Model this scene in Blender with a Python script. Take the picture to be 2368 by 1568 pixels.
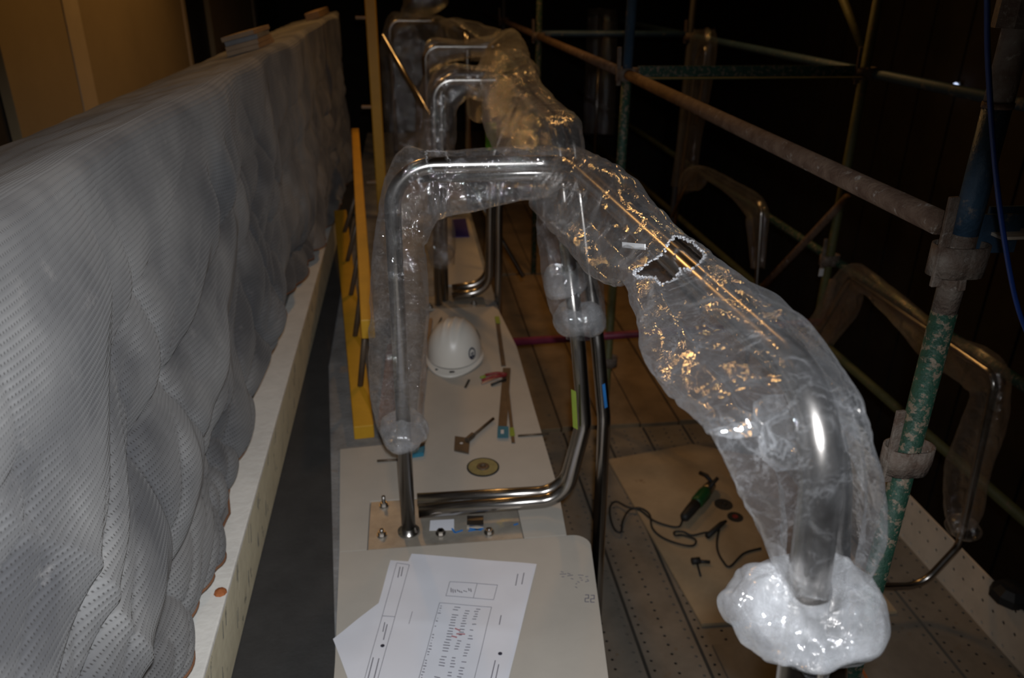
import bpy, bmesh, math, random
import numpy as np
from mathutils import Vector, Matrix

for o in list(bpy.data.objects):
    bpy.data.objects.remove(o)
SC = bpy.context.scene
COL = SC.collection
random.seed(4)

# ------------------------------------------------------------------ camera
W, H, F = 2368.0, 1568.0, 1820.0
CAM = np.array([0.0, 0.0, 2.40])
_dn = np.array([-43.0, 3957.0, F]); _dn /= np.linalg.norm(_dn)        # world down, seen by the camera
_fw = np.array([-254.0, -844.0, F]); _fw -= _dn * _fw.dot(_dn); _fw /= np.linalg.norm(_fw)   # world +Y
_up = -_dn
_rt = np.cross(_fw, _up)
# camera frame here: x right, y down, z forward.  columns = world axes expressed in it
if _rt[0] < 0:
    _rt = -_rt
C2W = np.array([_rt, _fw, _up])           # world = C2W @ cam
cam = bpy.data.cameras.new('camera')
cam.sensor_width = 36.0
cam.lens = F / W * 36.0
cam.clip_start = 0.02
cam.clip_end = 100
cam.dof.use_dof = True
cam.dof.focus_distance = 1.3
cam.dof.aperture_fstop = 4.5
camo = bpy.data.objects.new('camera', cam)
COL.objects.link(camo)
M = np.eye(4)
M[:3, 0] = C2W @ np.array([1, 0, 0])
M[:3, 1] = C2W @ np.array([0, -1, 0])
M[:3, 2] = C2W @ np.array([0, 0, -1])
M[:3, 3] = CAM
camo.matrix_world = Matrix(M.tolist())
SC.camera = camo

# ------------------------------------------------------------------ light and exposure
SC.view_settings.view_transform = 'Standard'
SC.view_settings.look = 'None'
SC.view_settings.gamma = 1.0
SC.view_settings.use_curve_mapping = False
SC.view_settings.exposure = 0.0
world = bpy.data.worlds.new('world')
SC.world = world
world.use_nodes = True
bg = world.node_tree.nodes['Background']
bg.inputs[0].default_value = (1.0, 0.62, 0.30, 1)
bg.inputs[1].default_value = 0.006
try:
    SC.cycles.transparent_max_bounces = 32
    SC.cycles.max_bounces = 8
except Exception:
    pass

def lamp(name, kind, loc, target, energy, color, size=0.1, **kw):
    d = bpy.data.lights.new(name, kind)
    d.energy = energy
    d.color = color
    if kind == 'AREA':
        d.shape = 'RECTANGLE'
        d.size = size
        d.size_y = kw.get('size_y', size)
    else:
        d.shadow_soft_size = size
    if kind == 'SPOT':
        d.spot_size = math.radians(kw.get('cone', 80))
        d.spot_blend = kw.get('blend', 0.5)
    o = bpy.data.objects.new(name, d)
    COL.objects.link(o)
    o.location = loc
    v = Vector(target) - Vector(loc)
    o.rotation_euler = v.to_track_quat('-Z', 'Y').to_euler()
    return o

flash = lamp('camera_flash', 'SPOT', (0.02, -0.01, 2.47), (0.02, 1.5, 1.26), 118, (0.93, 0.96, 1.0), 0.02, cone=86, blend=0.7)
lamp('site_lamp', 'AREA', (-0.9, 6.3, 3.9), (0.2, 3.2, 0.8), 15, (1.0, 0.52, 0.16), 0.14, size_y=0.6)
lamp('site_lamp', 'AREA', (1.35, 5.2, 4.3), (1.3, 3.4, 0.0), 15, (1.0, 0.52, 0.16), 0.14, size_y=0.6)
lamp('site_lamp', 'AREA', (-1.3, 2.4, 4.8), (-1.8, 5.5, 2.0), 2.2, (1.0, 0.58, 0.22), 0.3, size_y=0.6)

# ------------------------------------------------------------------ pixel -> place
def ray(px, py):
    c = np.array([(px - W / 2) / F, (py - H / 2) / F, 1.0])
    return C2W @ c
def on_z(px, py, z):
    d = ray(px, py); return CAM + d * ((z - CAM[2]) / d[2])
def on_y(px, py, y):
    d = ray(px, py); return CAM + d * ((y - CAM[1]) / d[1])
def on_x(px, py, x):
    d = ray(px, py); return CAM + d * ((x - CAM[0]) / d[0])
def project(P):
    P = np.asarray(P, float)
    c = (P - CAM) @ C2W
    return np.stack([c[..., 0] / c[..., 2] * F + W / 2, c[..., 1] / c[..., 2] * F + H / 2], -1)

SLAB = 0.83
DROP = CAM[2]

# ------------------------------------------------------------------ noise
_rng = np.random.RandomState(11)
_G = _rng.normal(size=(4096, 3)); _G /= np.linalg.norm(_G, axis=1)[:, None]
def _h(i, j, k):
    return ((i * 73856093) ^ (j * 19349663) ^ (k * 83492791)) & 4095
def pnoise(p):
    p = np.asarray(p, float)
    i = np.floor(p).astype(np.int64); f = p - i
    u = f * f * f * (f * (f * 6 - 15) + 10)
    r = 0
    for a in (0, 1):
        for b in (0, 1):
            for c in (0, 1):
                g = _G[_h(i[..., 0] + a, i[..., 1] + b, i[..., 2] + c)]
                d = ((f - np.array([a, b, c])) * g).sum(-1)
                w = (u[..., 0] if a else 1 - u[..., 0]) * (u[..., 1] if b else 1 - u[..., 1]) * (u[..., 2] if c else 1 - u[..., 2])
                r = r + d * w
    return r * 1.5
def tri(x):
    return np.abs((x % 1.0) * 2 - 1) * 2 - 1
def crumple(p, scale, seed, n=9):
    """sum of folded plane waves: flat facets that meet in sharp creases"""
    rg = np.random.RandomState(seed)
    p = np.asarray(p, float)
    wv = np.stack([pnoise(p / scale * 0.7 + 17 * k + seed) for k in range(3)], -1)
    q = p / scale + wv * 0.55
    out = 0; tot = 0
    for k in range(n):
        d = rg.normal(size=3); d /= np.linalg.norm(d)
        f = 0.55 * 1.32 ** k * rg.uniform(0.85, 1.15)
        a = 1 / f
        msk = 0.35 + 0.65 * np.clip(pnoise(q * 0.9 + 31.7 * k) * 1.6 + 0.5, 0, 1)
        out = out + a * tri(q @ d * f + rg.uniform()) * msk
        tot += a
    return out / tot

# ------------------------------------------------------------------ materials
def nodes_of(m):
    m.use_nodes = True
    nt = m.node_tree
    return nt, nt.nodes, nt.links
def tint(c, k):
    return (c[0] * k, c[1] * k, c[2] * k, 1)
def mat(name, color, rough=0.6, metal=0.0, var=0.25, scale=8.0, bump=0.0, bscale=40.0, color2=None, spots=None, spec=0.5, detail=6.0):
    """noise-varied principled material in object space (metres)"""
    m = bpy.data.materials.new(name)
    nt, N, L = nodes_of(m)
    b = N['Principled BSDF']
    tc = N.new('ShaderNodeTexCoord')
    nz = N.new('ShaderNodeTexNoise'); nz.inputs['Scale'].default_value = scale; nz.inputs['Detail'].default_value = detail
    nz.inputs['Roughness'].default_value = 0.65
    L.new(tc.outputs['Object'], nz.inputs['Vector'])
    cr = N.new('ShaderNodeValToRGB')
    c2 = color2 if color2 else tuple(c * (1 - var) for c in color)
    cr.color_ramp.elements[0].position = 0.33; cr.color_ramp.elements[1].position = 0.66
    cr.color_ramp.elements[0].color = (*c2[:3], 1); cr.color_ramp.elements[1].color = (*color[:3], 1)
    L.new(nz.outputs['Fac'], cr.inputs['Fac'])
    out = cr.outputs['Color']
    if spots:
        sc, th, scol = spots
        n2 = N.new('ShaderNodeTexNoise'); n2.inputs['Scale'].default_value = sc; n2.inputs['Detail'].default_value = 8; n2.inputs['Roughness'].default_value = 0.7
        L.new(tc.outputs['Object'], n2.inputs['Vector'])
        r2 = N.new('ShaderNodeValToRGB'); r2.color_ramp.elements[0].position = th; r2.color_ramp.elements[1].position = th + 0.06
        L.new(n2.outputs['Fac'], r2.inputs['Fac'])
        mx = N.new('ShaderNodeMixRGB'); L.new(r2.outputs['Color'], mx.inputs['Fac'])
        L.new(out, mx.inputs['Color1']); mx.inputs['Color2'].default_value = (*scol, 1)
        out = mx.outputs['Color']
    L.new(out, b.inputs['Base Color'])
    b.inputs['Roughness'].default_value = rough
    b.inputs['Metallic'].default_value = metal
    b.inputs['Specular IOR Level'].default_value = spec
    if bump:
        n3 = N.new('ShaderNodeTexNoise'); n3.inputs['Scale'].default_value = bscale; n3.inputs['Detail'].default_value = 6
        L.new(tc.outputs['Object'], n3.inputs['Vector'])
        bp = N.new('ShaderNodeBump'); bp.inputs['Strength'].default_value = bump; bp.inputs['Distance'].default_value = 0.01
        L.new(n3.outputs['Fac'], bp.inputs['Height']); L.new(bp.outputs['Normal'], b.inputs['Normal'])
    return m

def film_mat(name, haze=0.05, gloss=0.04, rough=0.07, bump=0.35, col=(0.86, 0.88, 0.92), crease=0.22, rim=0.5, cscale=17.0):
    """thin polythene film: clear, faintly milky, white creases that paint in stress marks and flash streaks; denser where seen edge on"""
    m = bpy.data.materials.new(name)
    nt, N, L = nodes_of(m)
    N.remove(N['Principled BSDF'])
    out = N['Material Output']
    def mth(op, a, b=None, c=None, clamp=False):
        n = N.new('ShaderNodeMath'); n.operation = op; n.use_clamp = clamp
        for i, v in enumerate((a, b, c)):
            if v is None: continue
            if isinstance(v, (int, float)): n.inputs[i].default_value = v
            else: L.new(v, n.inputs[i])
        return n.outputs[0]
    tc = N.new('ShaderNodeTexCoord')
    n1 = N.new('ShaderNodeTexNoise'); n1.inputs['Scale'].default_value = 22; n1.inputs['Detail'].default_value = 4; n1.inputs['Roughness'].default_value = 0.6; n1.inputs['Distortion'].default_value = 1.0
    L.new(tc.outputs['Object'], n1.inputs['Vector'])
    mp = N.new('ShaderNodeMixRGB'); mp.inputs['Fac'].default_value = 0.09
    L.new(tc.outputs['Object'], mp.inputs['Color1']); L.new(n1.outputs['Color'], mp.inputs['Color2'])
    vo = N.new('ShaderNodeTexVoronoi'); vo.feature = 'DISTANCE_TO_EDGE'; vo.inputs['Scale'].default_value = cscale
    L.new(mp.outputs['Color'], vo.inputs['Vector'])
    vo2 = N.new('ShaderNodeTexVoronoi'); vo2.feature = 'DISTANCE_TO_EDGE'; vo2.inputs['Scale'].default_value = cscale * 2.7
    L.new(mp.outputs['Color'], vo2.inputs['Vector'])
    hgt = mth('ADD', mth('MULTIPLY', vo.outputs['Distance'], 0.9), mth('ADD', mth('MULTIPLY', vo2.outputs['Distance'], 0.35), mth('MULTIPLY', n1.outputs['Fac'], 0.35)))
    bp = N.new('ShaderNodeBump'); bp.inputs['Strength'].default_value = bump; bp.inputs['Distance'].default_value = 0.012
    L.new(hgt, bp.inputs['Height'])
    tr = N.new('ShaderNodeBsdfTransparent'); tr.inputs[0].default_value = (0.985, 0.985, 0.985, 1)
    df = N.new('ShaderNodeBsdfDiffuse'); df.inputs[0].default_value = (*col, 1)
    tl = N.new('ShaderNodeBsdfTranslucent'); tl.inputs[0].default_value = (*col, 1)
    gl = N.new('ShaderNodeBsdfGlossy'); gl.inputs['Roughness'].default_value = rough; gl.inputs[0].default_value = (1, 1, 1, 1)
    L.new(bp.outputs['Normal'], gl.inputs['Normal'])
    mw = N.new('ShaderNodeMixShader'); mw.inputs[0].default_value = 0.5
    L.new(df.outputs[0], mw.inputs[1]); L.new(tl.outputs[0], mw.inputs[2])
    lw = N.new('ShaderNodeLayerWeight'); lw.inputs['Blend'].default_value = 0.5
    rimv = mth('MULTIPLY', mth('POWER', lw.outputs['Facing'], 4.0), rim)
    n2 = N.new('ShaderNodeTexNoise'); n2.inputs['Scale'].default_value = 7; n2.inputs['Detail'].default_value = 6; n2.inputs['Roughness'].default_value = 0.65
    L.new(tc.outputs['Object'], n2.inputs['Vector'])
    mr = N.new('ShaderNodeMapRange'); mr.inputs['From Min'].default_value = 0.34; mr.inputs['From Max'].default_value = 0.68
    mr.inputs['To Min'].default_value = 0.25; mr.inputs['To Max'].default_value = 1.7
    L.new(n2.outputs['Fac'], mr.inputs['Value'])
    # stress whitening and flash streaks, both painted white along the creases
    def line(v, w):
        q = N.new('ShaderNodeMapRange'); q.inputs['From Min'].default_value = 0.0; q.inputs['From Max'].default_value = w
        q.inputs['To Min'].default_value = 1.0; q.inputs['To Max'].default_value = 0.0; L.new(v, q.inputs['Value']); return q.outputs[0]
    ln = mth('ADD', line(vo.outputs['Distance'], 0.035), mth('MULTIPLY', line(vo2.outputs['Distance'], 0.05), 0.6))
    gate = mth('SUBTRACT', mth('MULTIPLY', n2.outputs['Fac'], 4.0), 1.7, clamp=True)
    lnv = mth('MULTIPLY', mth('MULTIPLY', ln, gate), crease)
    amt = mth('ADD', mth('MULTIPLY', mr.outputs[0], haze), mth('ADD', rimv, lnv), clamp=True)
    m1 = N.new('ShaderNodeMixShader'); L.new(amt, m1.inputs[0]); L.new(tr.outputs[0], m1.inputs[1]); L.new(mw.outputs[0], m1.inputs[2])
    fr = N.new('ShaderNodeFresnel'); fr.inputs['IOR'].default_value = 1.45
    L.new(bp.outputs['Normal'], fr.inputs['Normal'])
    fc = mth('MINIMUM', mth('ADD', fr.outputs[0], gloss), 0.35)
    m2 = N.new('ShaderNodeMixShader'); L.new(fc, m2.inputs[0]); L.new(m1.outputs[0], m2.inputs[1]); L.new(gl.outputs[0], m2.inputs[2])
    L.new(m2.outputs[0], out.inputs['Surface'])
    return m

def steel_mat(name, col=(0.42, 0.395, 0.37), rough=0.23):
    m = bpy.data.materials.new(name)
    nt, N, L = nodes_of(m)
    b = N['Principled BSDF']
    b.inputs['Base Color'].default_value = (*col, 1)
    b.inputs['Metallic'].default_value = 1.0
    tc = N.new('ShaderNodeTexCoord')
    nz = N.new('ShaderNodeTexNoise'); nz.inputs['Scale'].default_value = 9; nz.inputs['Detail'].default_value = 8
    L.new(tc.outputs['Object'], nz.inputs['Vector'])
    mr = N.new('ShaderNodeMapRange'); mr.inputs['To Min'].default_value = rough * 0.75; mr.inputs['To Max'].default_value = rough * 1.3
    L.new(nz.outputs['Fac'], mr.inputs['Value']); L.new(mr.outputs[0], b.inputs['Roughness'])
    return m

MT = {}
MT['steel'] = steel_mat('brushed_stainless')
MT['plate'] = mat('base_plate_steel', (0.44, 0.40, 0.34), 0.42, 0.35, 0.35, 9, 0.05, 40, None, (8, 0.62, (0.55, 0.46, 0.28)))
MT['bolt'] = steel_mat('bolt_steel', (0.30, 0.28, 0.26), 0.35)
MT['film'] = film_mat('polythene_film', 0.028, 0.02, 0.045, 0.22, crease=0.17, rim=0.42, cscale=15)
MT['film_mid'] = film_mat('polythene_film_crinkled', 0.045, 0.03, 0.06, 0.45, crease=0.20, rim=0.40, cscale=19)
MT['film_thick'] = film_mat('polythene_layers', 0.30, 0.05, 0.08, 0.22, crease=0.4, rim=0.3, cscale=20)
MT['film_far'] = film_mat('polythene_film_bagged', 0.055, 0.04, 0.10, 0.5, crease=0.2, rim=0.3)
MT['film_warm'] = film_mat('polythene_film_far', 0.022, 0.04, 0.09, 0.4, crease=0.1, rim=0.28)
MT['concrete'] = mat('slab_concrete', (0.30, 0.30, 0.30), 0.9, 0, 0.45, 5, 0.3, 60, (0.16, 0.155, 0.15), (7, 0.60, (0.33, 0.25, 0.19)))
MT['board'] = mat('protection_board', (0.52, 0.48, 0.42), 0.75, 0, 0.12, 3, 0.05, 30, None, (16, 0.72, (0.34, 0.31, 0.27)))
MT['boardedge'] = mat('board_edge', (0.36, 0.24, 0.14), 0.8)
MT['membrane'] = mat('dark_membrane', (0.045, 0.044, 0.043), 0.9, 0, 0.3, 7, 0.2, 90, None, (50, 0.72, (0.09, 0.09, 0.09)))
MT['plank'] = mat('galvanised_plank', (0.27, 0.24, 0.20), 0.55, 0.2, 0.35, 4, 0.1, 30, None, (9, 0.62, (0.20, 0.15, 0.10)))
MT['timber'] = mat('deck_timber', (0.30, 0.21, 0.12), 0.8, 0, 0.4, 4, 0.2, 30, None, (8, 0.62, (0.12, 0.10, 0.08)))
MT['ply'] = mat('plywood', (0.46, 0.35, 0.22), 0.75, 0, 0.3, 3, 0.1, 30, None, (6, 0.64, (0.25, 0.16, 0.08)))
MT['toe'] = mat('toe_board_metal', (0.85, 0.74, 0.60), 0.6, 0.1, 0.2, 5, 0.1, 30, None, (14, 0.68, (0.30, 0.22, 0.15)))
MT['kerbtop'] = mat('kerb_plaster', (0.88, 0.86, 0.80), 0.8, 0, 0.15, 8, 0.2, 50, None, (20, 0.70, (0.45, 0.30, 0.20)))
MT['kerb'] = mat('kerb_stamped_timber', (0.86, 0.79, 0.57), 0.75, 0, 0.15, 9, 0.15, 40, None, (14, 0.62, (0.20, 0.20, 0.17)))
MT['gyp'] = mat('plasterboard', (0.42, 0.33, 0.20), 0.85, 0, 0.12, 2)
MT['strip'] = mat('plasterboard_joint', (0.62, 0.52, 0.38), 0.85, 0, 0.1, 4)
MT['dark'] = mat('dark_steel', (0.06, 0.06, 0.065), 0.6, 0.3, 0.3, 5)
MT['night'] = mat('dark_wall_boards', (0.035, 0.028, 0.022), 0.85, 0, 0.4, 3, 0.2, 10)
MT['yellow'] = mat('yellow_paint', (0.62, 0.33, 0.02), 0.5, 0, 0.15, 8, 0.1, 60, None, (38, 0.68, (0.12, 0.07, 0.04)))
MT['rust'] = mat('rusty_tube', (0.17, 0.11, 0.075), 0.8, 0.1, 0.5, 22, 0.5, 120, (0.085, 0.045, 0.028), (34, 0.60, (0.33, 0.29, 0.25)))
MT['blue'] = mat('blue_scaffold_paint', (0.045, 0.095, 0.16), 0.45, 0.1, 0.3, 12, 0.2, 120, None, (18, 0.60, (0.24, 0.21, 0.19)))
MT['green'] = mat('green_scaffold_paint', (0.014, 0.060, 0.036), 0.6, 0.1, 0.4, 30, 0.3, 120, None, (55, 0.52, (0.17, 0.13, 0.09)))
MT['olive'] = mat('olive_scaffold_paint', (0.10, 0.10, 0.035), 0.6, 0.1, 0.3, 12, 0.2, 80, None, (22, 0.60, (0.16, 0.10, 0.05)))
MT['greyrust'] = mat('weathered_scaffold_steel', (0.17, 0.14, 0.115), 0.75, 0.1, 0.3, 30, 0.4, 120, (0.09, 0.055, 0.038), (50, 0.60, (0.27, 0.24, 0.21)))
MT['maroon'] = mat('maroon_paint', (0.24, 0.03, 0.07), 0.5, 0.1, 0.4, 10)
MT['cable'] = mat('blue_cable', (0.015, 0.05, 0.24), 0.4, 0, 0.2, 10)
MT['black'] = mat('black_rubber', (0.018, 0.018, 0.018), 0.6, 0, 0.2, 20)
MT['white'] = mat('white_shell', (0.78, 0.74, 0.67), 0.35, 0, 0.06, 9, 0, 40, None, (40, 0.74, (0.55, 0.50, 0.42)))
MT['navy'] = mat('navy_print', (0.02, 0.03, 0.06), 0.5)
MT['paper'] = mat('paper', (0.78, 0.79, 0.85), 0.9, 0, 0.04, 6)
MT['ink'] = mat('paper_ink', (0.22, 0.21, 0.25), 0.9)
MT['redink'] = mat('red_ink', (0.55, 0.20, 0.22), 0.9)
MT['redtool'] = mat('red_grip', (0.28, 0.03, 0.03), 0.5)
MT['flat'] = mat('dull_flat_steel', (0.16, 0.12, 0.085), 0.5, 0.5, 0.3, 20)
MT['teal'] = mat('teal_tape', (0.03, 0.20, 0.30), 0.6)
MT['lime'] = mat('lime_tape', (0.30, 0.40, 0.05), 0.6)
MT['limegreen'] = mat('bright_green_tape', (0.12, 0.32, 0.02), 0.6)
MT['bluetape'] = mat('blue_marker', (0.03, 0.22, 0.62), 0.6)
MT['purple'] = mat('purple_card', (0.05, 0.03, 0.22), 0.7)
MT['disc'] = mat('disc_label', (0.30, 0.25, 0.10), 0.7, 0, 0.3, 30, 0, 40, None, (20, 0.60, (0.35, 0.12, 0.06)))
MT['gdisc'] = mat('disc_abrasive', (0.03, 0.028, 0.025), 0.85)
MT['ggreen'] = mat('green_tool_body', (0.015, 0.10, 0.03), 0.4)
MT['orange'] = mat('orange_mark', (0.45, 0.14, 0.04), 0.8)
MT['offcut'] = mat('plywood_offcut', (0.40, 0.27, 0.17), 0.8, 0, 0.2, 12)
MT['offcut2'] = mat('grey_offcut', (0.24, 0.24, 0.25), 0.8, 0, 0.2, 12)
MT['hem'] = mat('backlit_hem', (0.26, 0.12, 0.06), 0.9)  # brown of the backlit cloth edge, put into the hem's own colour
MT['tape'] = mat('white_tape', (0.75, 0.75, 0.76), 0.5)

def cloth_mat():
    m = bpy.data.materials.new('knitted_shade_cloth')
    nt, N, L = nodes_of(m)
    b = N['Principled BSDF']
    uv = N.new('ShaderNodeUVMap'); uv.uv_map = 'UVMap'
    sx = N.new('ShaderNodeSeparateXYZ'); L.new(uv.outputs[0], sx.inputs[0])
    def math_(op, a, v=None, bb=None):
        n = N.new('ShaderNodeMath'); n.operation = op
        L.new(a, n.inputs[0])
        if bb is not None: L.new(bb, n.inputs[1])
        elif v is not None: n.inputs[1].default_value = v
        return n.outputs[0]
    PI2 = 2 * math.pi
    rows = math_('SINE', math_('MULTIPLY', sx.outputs[1], PI2 / 0.0105))
    cols = math_('SINE', math_('MULTIPLY', sx.outputs[0], PI2 / 0.0062))
    groove = math_('MAXIMUM', math_('MULTIPLY', rows, -1.0), 0.0)      # valleys between the ribs
    hole = math_('MULTIPLY', math_('POWER', groove, 1.5), bb=math_('MAXIMUM', cols, 0.0))
    height = math_('SUBTRACT', math_('MULTIPLY', rows, 0.5), bb=math_('MULTIPLY', hole, 0.45))
    tc = N.new('ShaderNodeTexCoord')
    n1 = N.new('ShaderNodeTexNoise'); n1.inputs['Scale'].default_value = 3.2; n1.inputs['Detail'].default_value = 7
    L.new(tc.outputs['Object'], n1.inputs['Vector'])
    cr = N.new('ShaderNodeValToRGB')
    cr.color_ramp.elements[0].position = 0.40; cr.color_ramp.elements[1].position = 0.64
    cr.color_ramp.elements[0].color = (0.085, 0.085, 0.09, 1); cr.color_ramp.elements[1].color = (0.235, 0.232, 0.228, 1)
    L.new(n1.outputs['Fac'], cr.inputs['Fac'])
    # dust streaks
    n2 = N.new('ShaderNodeTexNoise'); n2.inputs['Scale'].default_value = 11; n2.inputs['Detail'].default_value = 8; n2.inputs['Roughness'].default_value = 0.75
    L.new(tc.outputs['Object'], n2.inputs['Vector'])
    r2 = N.new('ShaderNodeValToRGB'); r2.color_ramp.elements[0].position = 0.60; r2.color_ramp.elements[1].position = 0.80
    L.new(n2.outputs['Fac'], r2.inputs['Fac'])
    mx = N.new('ShaderNodeMixRGB'); mx.blend_type = 'MIX'
    k = math_('MULTIPLY', r2.outputs['Color'], 0.45)
    L.new(k, mx.inputs['Fac']); L.new(cr.outputs['Color'], mx.inputs['Color1']); mx.inputs['Color2'].default_value = (0.40, 0.375, 0.35, 1)
    m2 = N.new('ShaderNodeMixRGB'); L.new(math_('MULTIPLY', hole, 0.75), m2.inputs['Fac'])
    L.new(mx.outputs['Color'], m2.inputs['Color1']); m2.inputs['Color2'].default_value = (0.02, 0.016, 0.014, 1)
    L.new(m2.outputs['Color'], b.inputs['Base Color'])
    b.inputs['Roughness'].default_value = 0.85
    b.inputs['Specular IOR Level'].default_value = 0.25
    b.inputs['Sheen Weight'].default_value = 0.15
    bp = N.new('ShaderNodeBump'); bp.inputs['Strength'].default_value = 0.6; bp.inputs['Distance'].default_value = 0.0014
    L.new(height, bp.inputs['Height']); L.new(bp.outputs['Normal'], b.inputs['Normal'])
    return m
MT['cloth'] = cloth_mat()

# ------------------------------------------------------------------ mesh helpers
def link(name, me, m, parent=None, smooth=False, angle=None):
    if m is not None:
        me.materials.append(MT[m] if isinstance(m, str) else m)
    if smooth:
        me.polygons.foreach_set('use_smooth', [True] * len(me.polygons))
    o = bpy.data.objects.new(name, me)
    COL.objects.link(o)
    if parent is not None:
        o.parent = parent
    return o
def mesh_of(name, V, Fc):
    me = bpy.data.meshes.new(name)
    me.from_pydata([tuple(map(float, v)) for v in V], [], [tuple(map(int, f)) for f in Fc])
    me.update()
    return me
def thing(name, label, cat, loc=(0, 0, 0), group=None):
    o = bpy.data.objects.new(name, None)
    o.empty_display_size = 0.05
    COL.objects.link(o)
    o.location = tuple(map(float, loc))
    return tag(o, label, cat, group)
def tag(o, label, cat, group=None):
    o['label'] = label
    o['category'] = cat
    if group:
        o['group'] = group
    return o
def part(name, me, m, t, smooth=False):
    """mesh given in world coordinates becomes a child of t"""
    if t is not None:
        me.transform(Matrix.Translation(-t.location))
    return link(name, me, m, t, smooth)
def own(name, me, m, label, cat, group=None, smooth=False, base=None):
    V = np.array([v.co[:] for v in me.vertices])
    c = V.mean(0) if base is None else np.array(base, float)
    if base is None:
        c[2] = V[:, 2].min()
    me.transform(Matrix.Translation(tuple(-c)))
    o = link(name, me, m, None, smooth)
    o.location = tuple(c)
    return tag(o, label, cat, group)
def struct(o):
    o['kind'] = 'structure'
    return o

def box_me(x0, x1, y0, y1, z0, z1, bevel=0.0, name='box'):
    bm = bmesh.new()
    vs = [bm.verts.new((x, y, z)) for x in (x0, x1) for y in (y0, y1) for z in (z0, z1)]
    for f in ((0, 1, 3, 2), (4, 6, 7, 5), (0, 4, 5, 1), (2, 3, 7, 6), (0, 2, 6, 4), (1, 5, 7, 3)):
        bm.faces.new([vs[i] for i in f])
    bmesh.ops.recalc_face_normals(bm, faces=bm.faces)
    if bevel:
        bmesh.ops.bevel(bm, geom=list(bm.edges), offset=bevel, segments=2, affect='EDGES', profile=0.5)
    me = bpy.data.meshes.new(name)
    bm.to_mesh(me); bm.free()
    return me
def prism_me(poly, z0, z1, bevel=0.0, name='prism'):
    """poly: list of (x, y) or (x, y, z) points; extruded up from z0 to z1"""
    bm = bmesh.new()
    lo = [bm.verts.new((p[0], p[1], z0)) for p in poly]
    hi = [bm.verts.new((p[0], p[1], z1)) for p in poly]
    n = len(poly)
    bm.faces.new(lo[::-1]); bm.faces.new(hi)
    for i in range(n):
        bm.faces.new((lo[i], lo[(i + 1) % n], hi[(i + 1) % n], hi[i]))
    bmesh.ops.recalc_face_normals(bm, faces=bm.faces)
    if bevel:
        bmesh.ops.bevel(bm, geom=[e for e in bm.edges if abs(e.verts[0].co.z - e.verts[1].co.z) < 1e-6], offset=bevel, segments=2, affect='EDGES')
    me = bpy.data.meshes.new(name)
    bm.to_mesh(me); bm.free()
    return me
def oriented_box_me(p0, p1, w, h, up=(0, 0, 1), name='bar', bevel=0.0):
    """bar from p0 to p1 with width w (sideways) and height h (along up)"""
    p0 = Vector(p0); p1 = Vector(p1)
    d = (p1 - p0); L = d.length; d.normalize()
    s = d.cross(Vector(up)).normalized(); u = s.cross(d).normalized()
    me = box_me(0, L, -w / 2, w / 2, -h / 2, h / 2, bevel, name)
    R = Matrix(((d.x, s.x, u.x, p0.x), (d.y, s.y, u.y, p0.y), (d.z, s.z, u.z, p0.z), (0, 0, 0, 1)))
    me.transform(R)
    me.flip_normals() if R.determinant() < 0 else None
    return me
def fillet(path, rad, seg=8):
    """round the corners of a polyline; rad is one radius or one per inner corner"""
    P = [np.array(p, float) for p in path]
    out = [P[0]]
    for i in range(1, len(P) - 1):
        r = rad[i - 1] if isinstance(rad, (list, tuple)) else rad
        a = P[i - 1] - P[i]; b = P[i + 1] - P[i]
        la, lb = np.linalg.norm(a), np.linalg.norm(b)
        a /= la; b /= lb
        ang = math.acos(max(-1, min(1, a.dot(b))))
        if ang > math.pi - 0.02 or r <= 0:
            out.append(P[i]); continue
        t = min(r / math.tan(ang / 2), la * 0.49, lb * 0.49)
        rr = t * math.tan(ang / 2)
        c = P[i] + (a + b) / np.linalg.norm(a + b) * (rr / math.sin(ang / 2))
        s = P[i] + a * t - c; e = P[i] + b * t - c
        w = math.acos(max(-1, min(1, s.dot(e) / (rr * rr))))
        for k in range(seg + 1):
            f = k / seg
            out.append(c + (s * math.sin((1 - f) * w) + e * math.sin(f * w)) / math.sin(w))
    out.append(P[-1])
    return out
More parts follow.
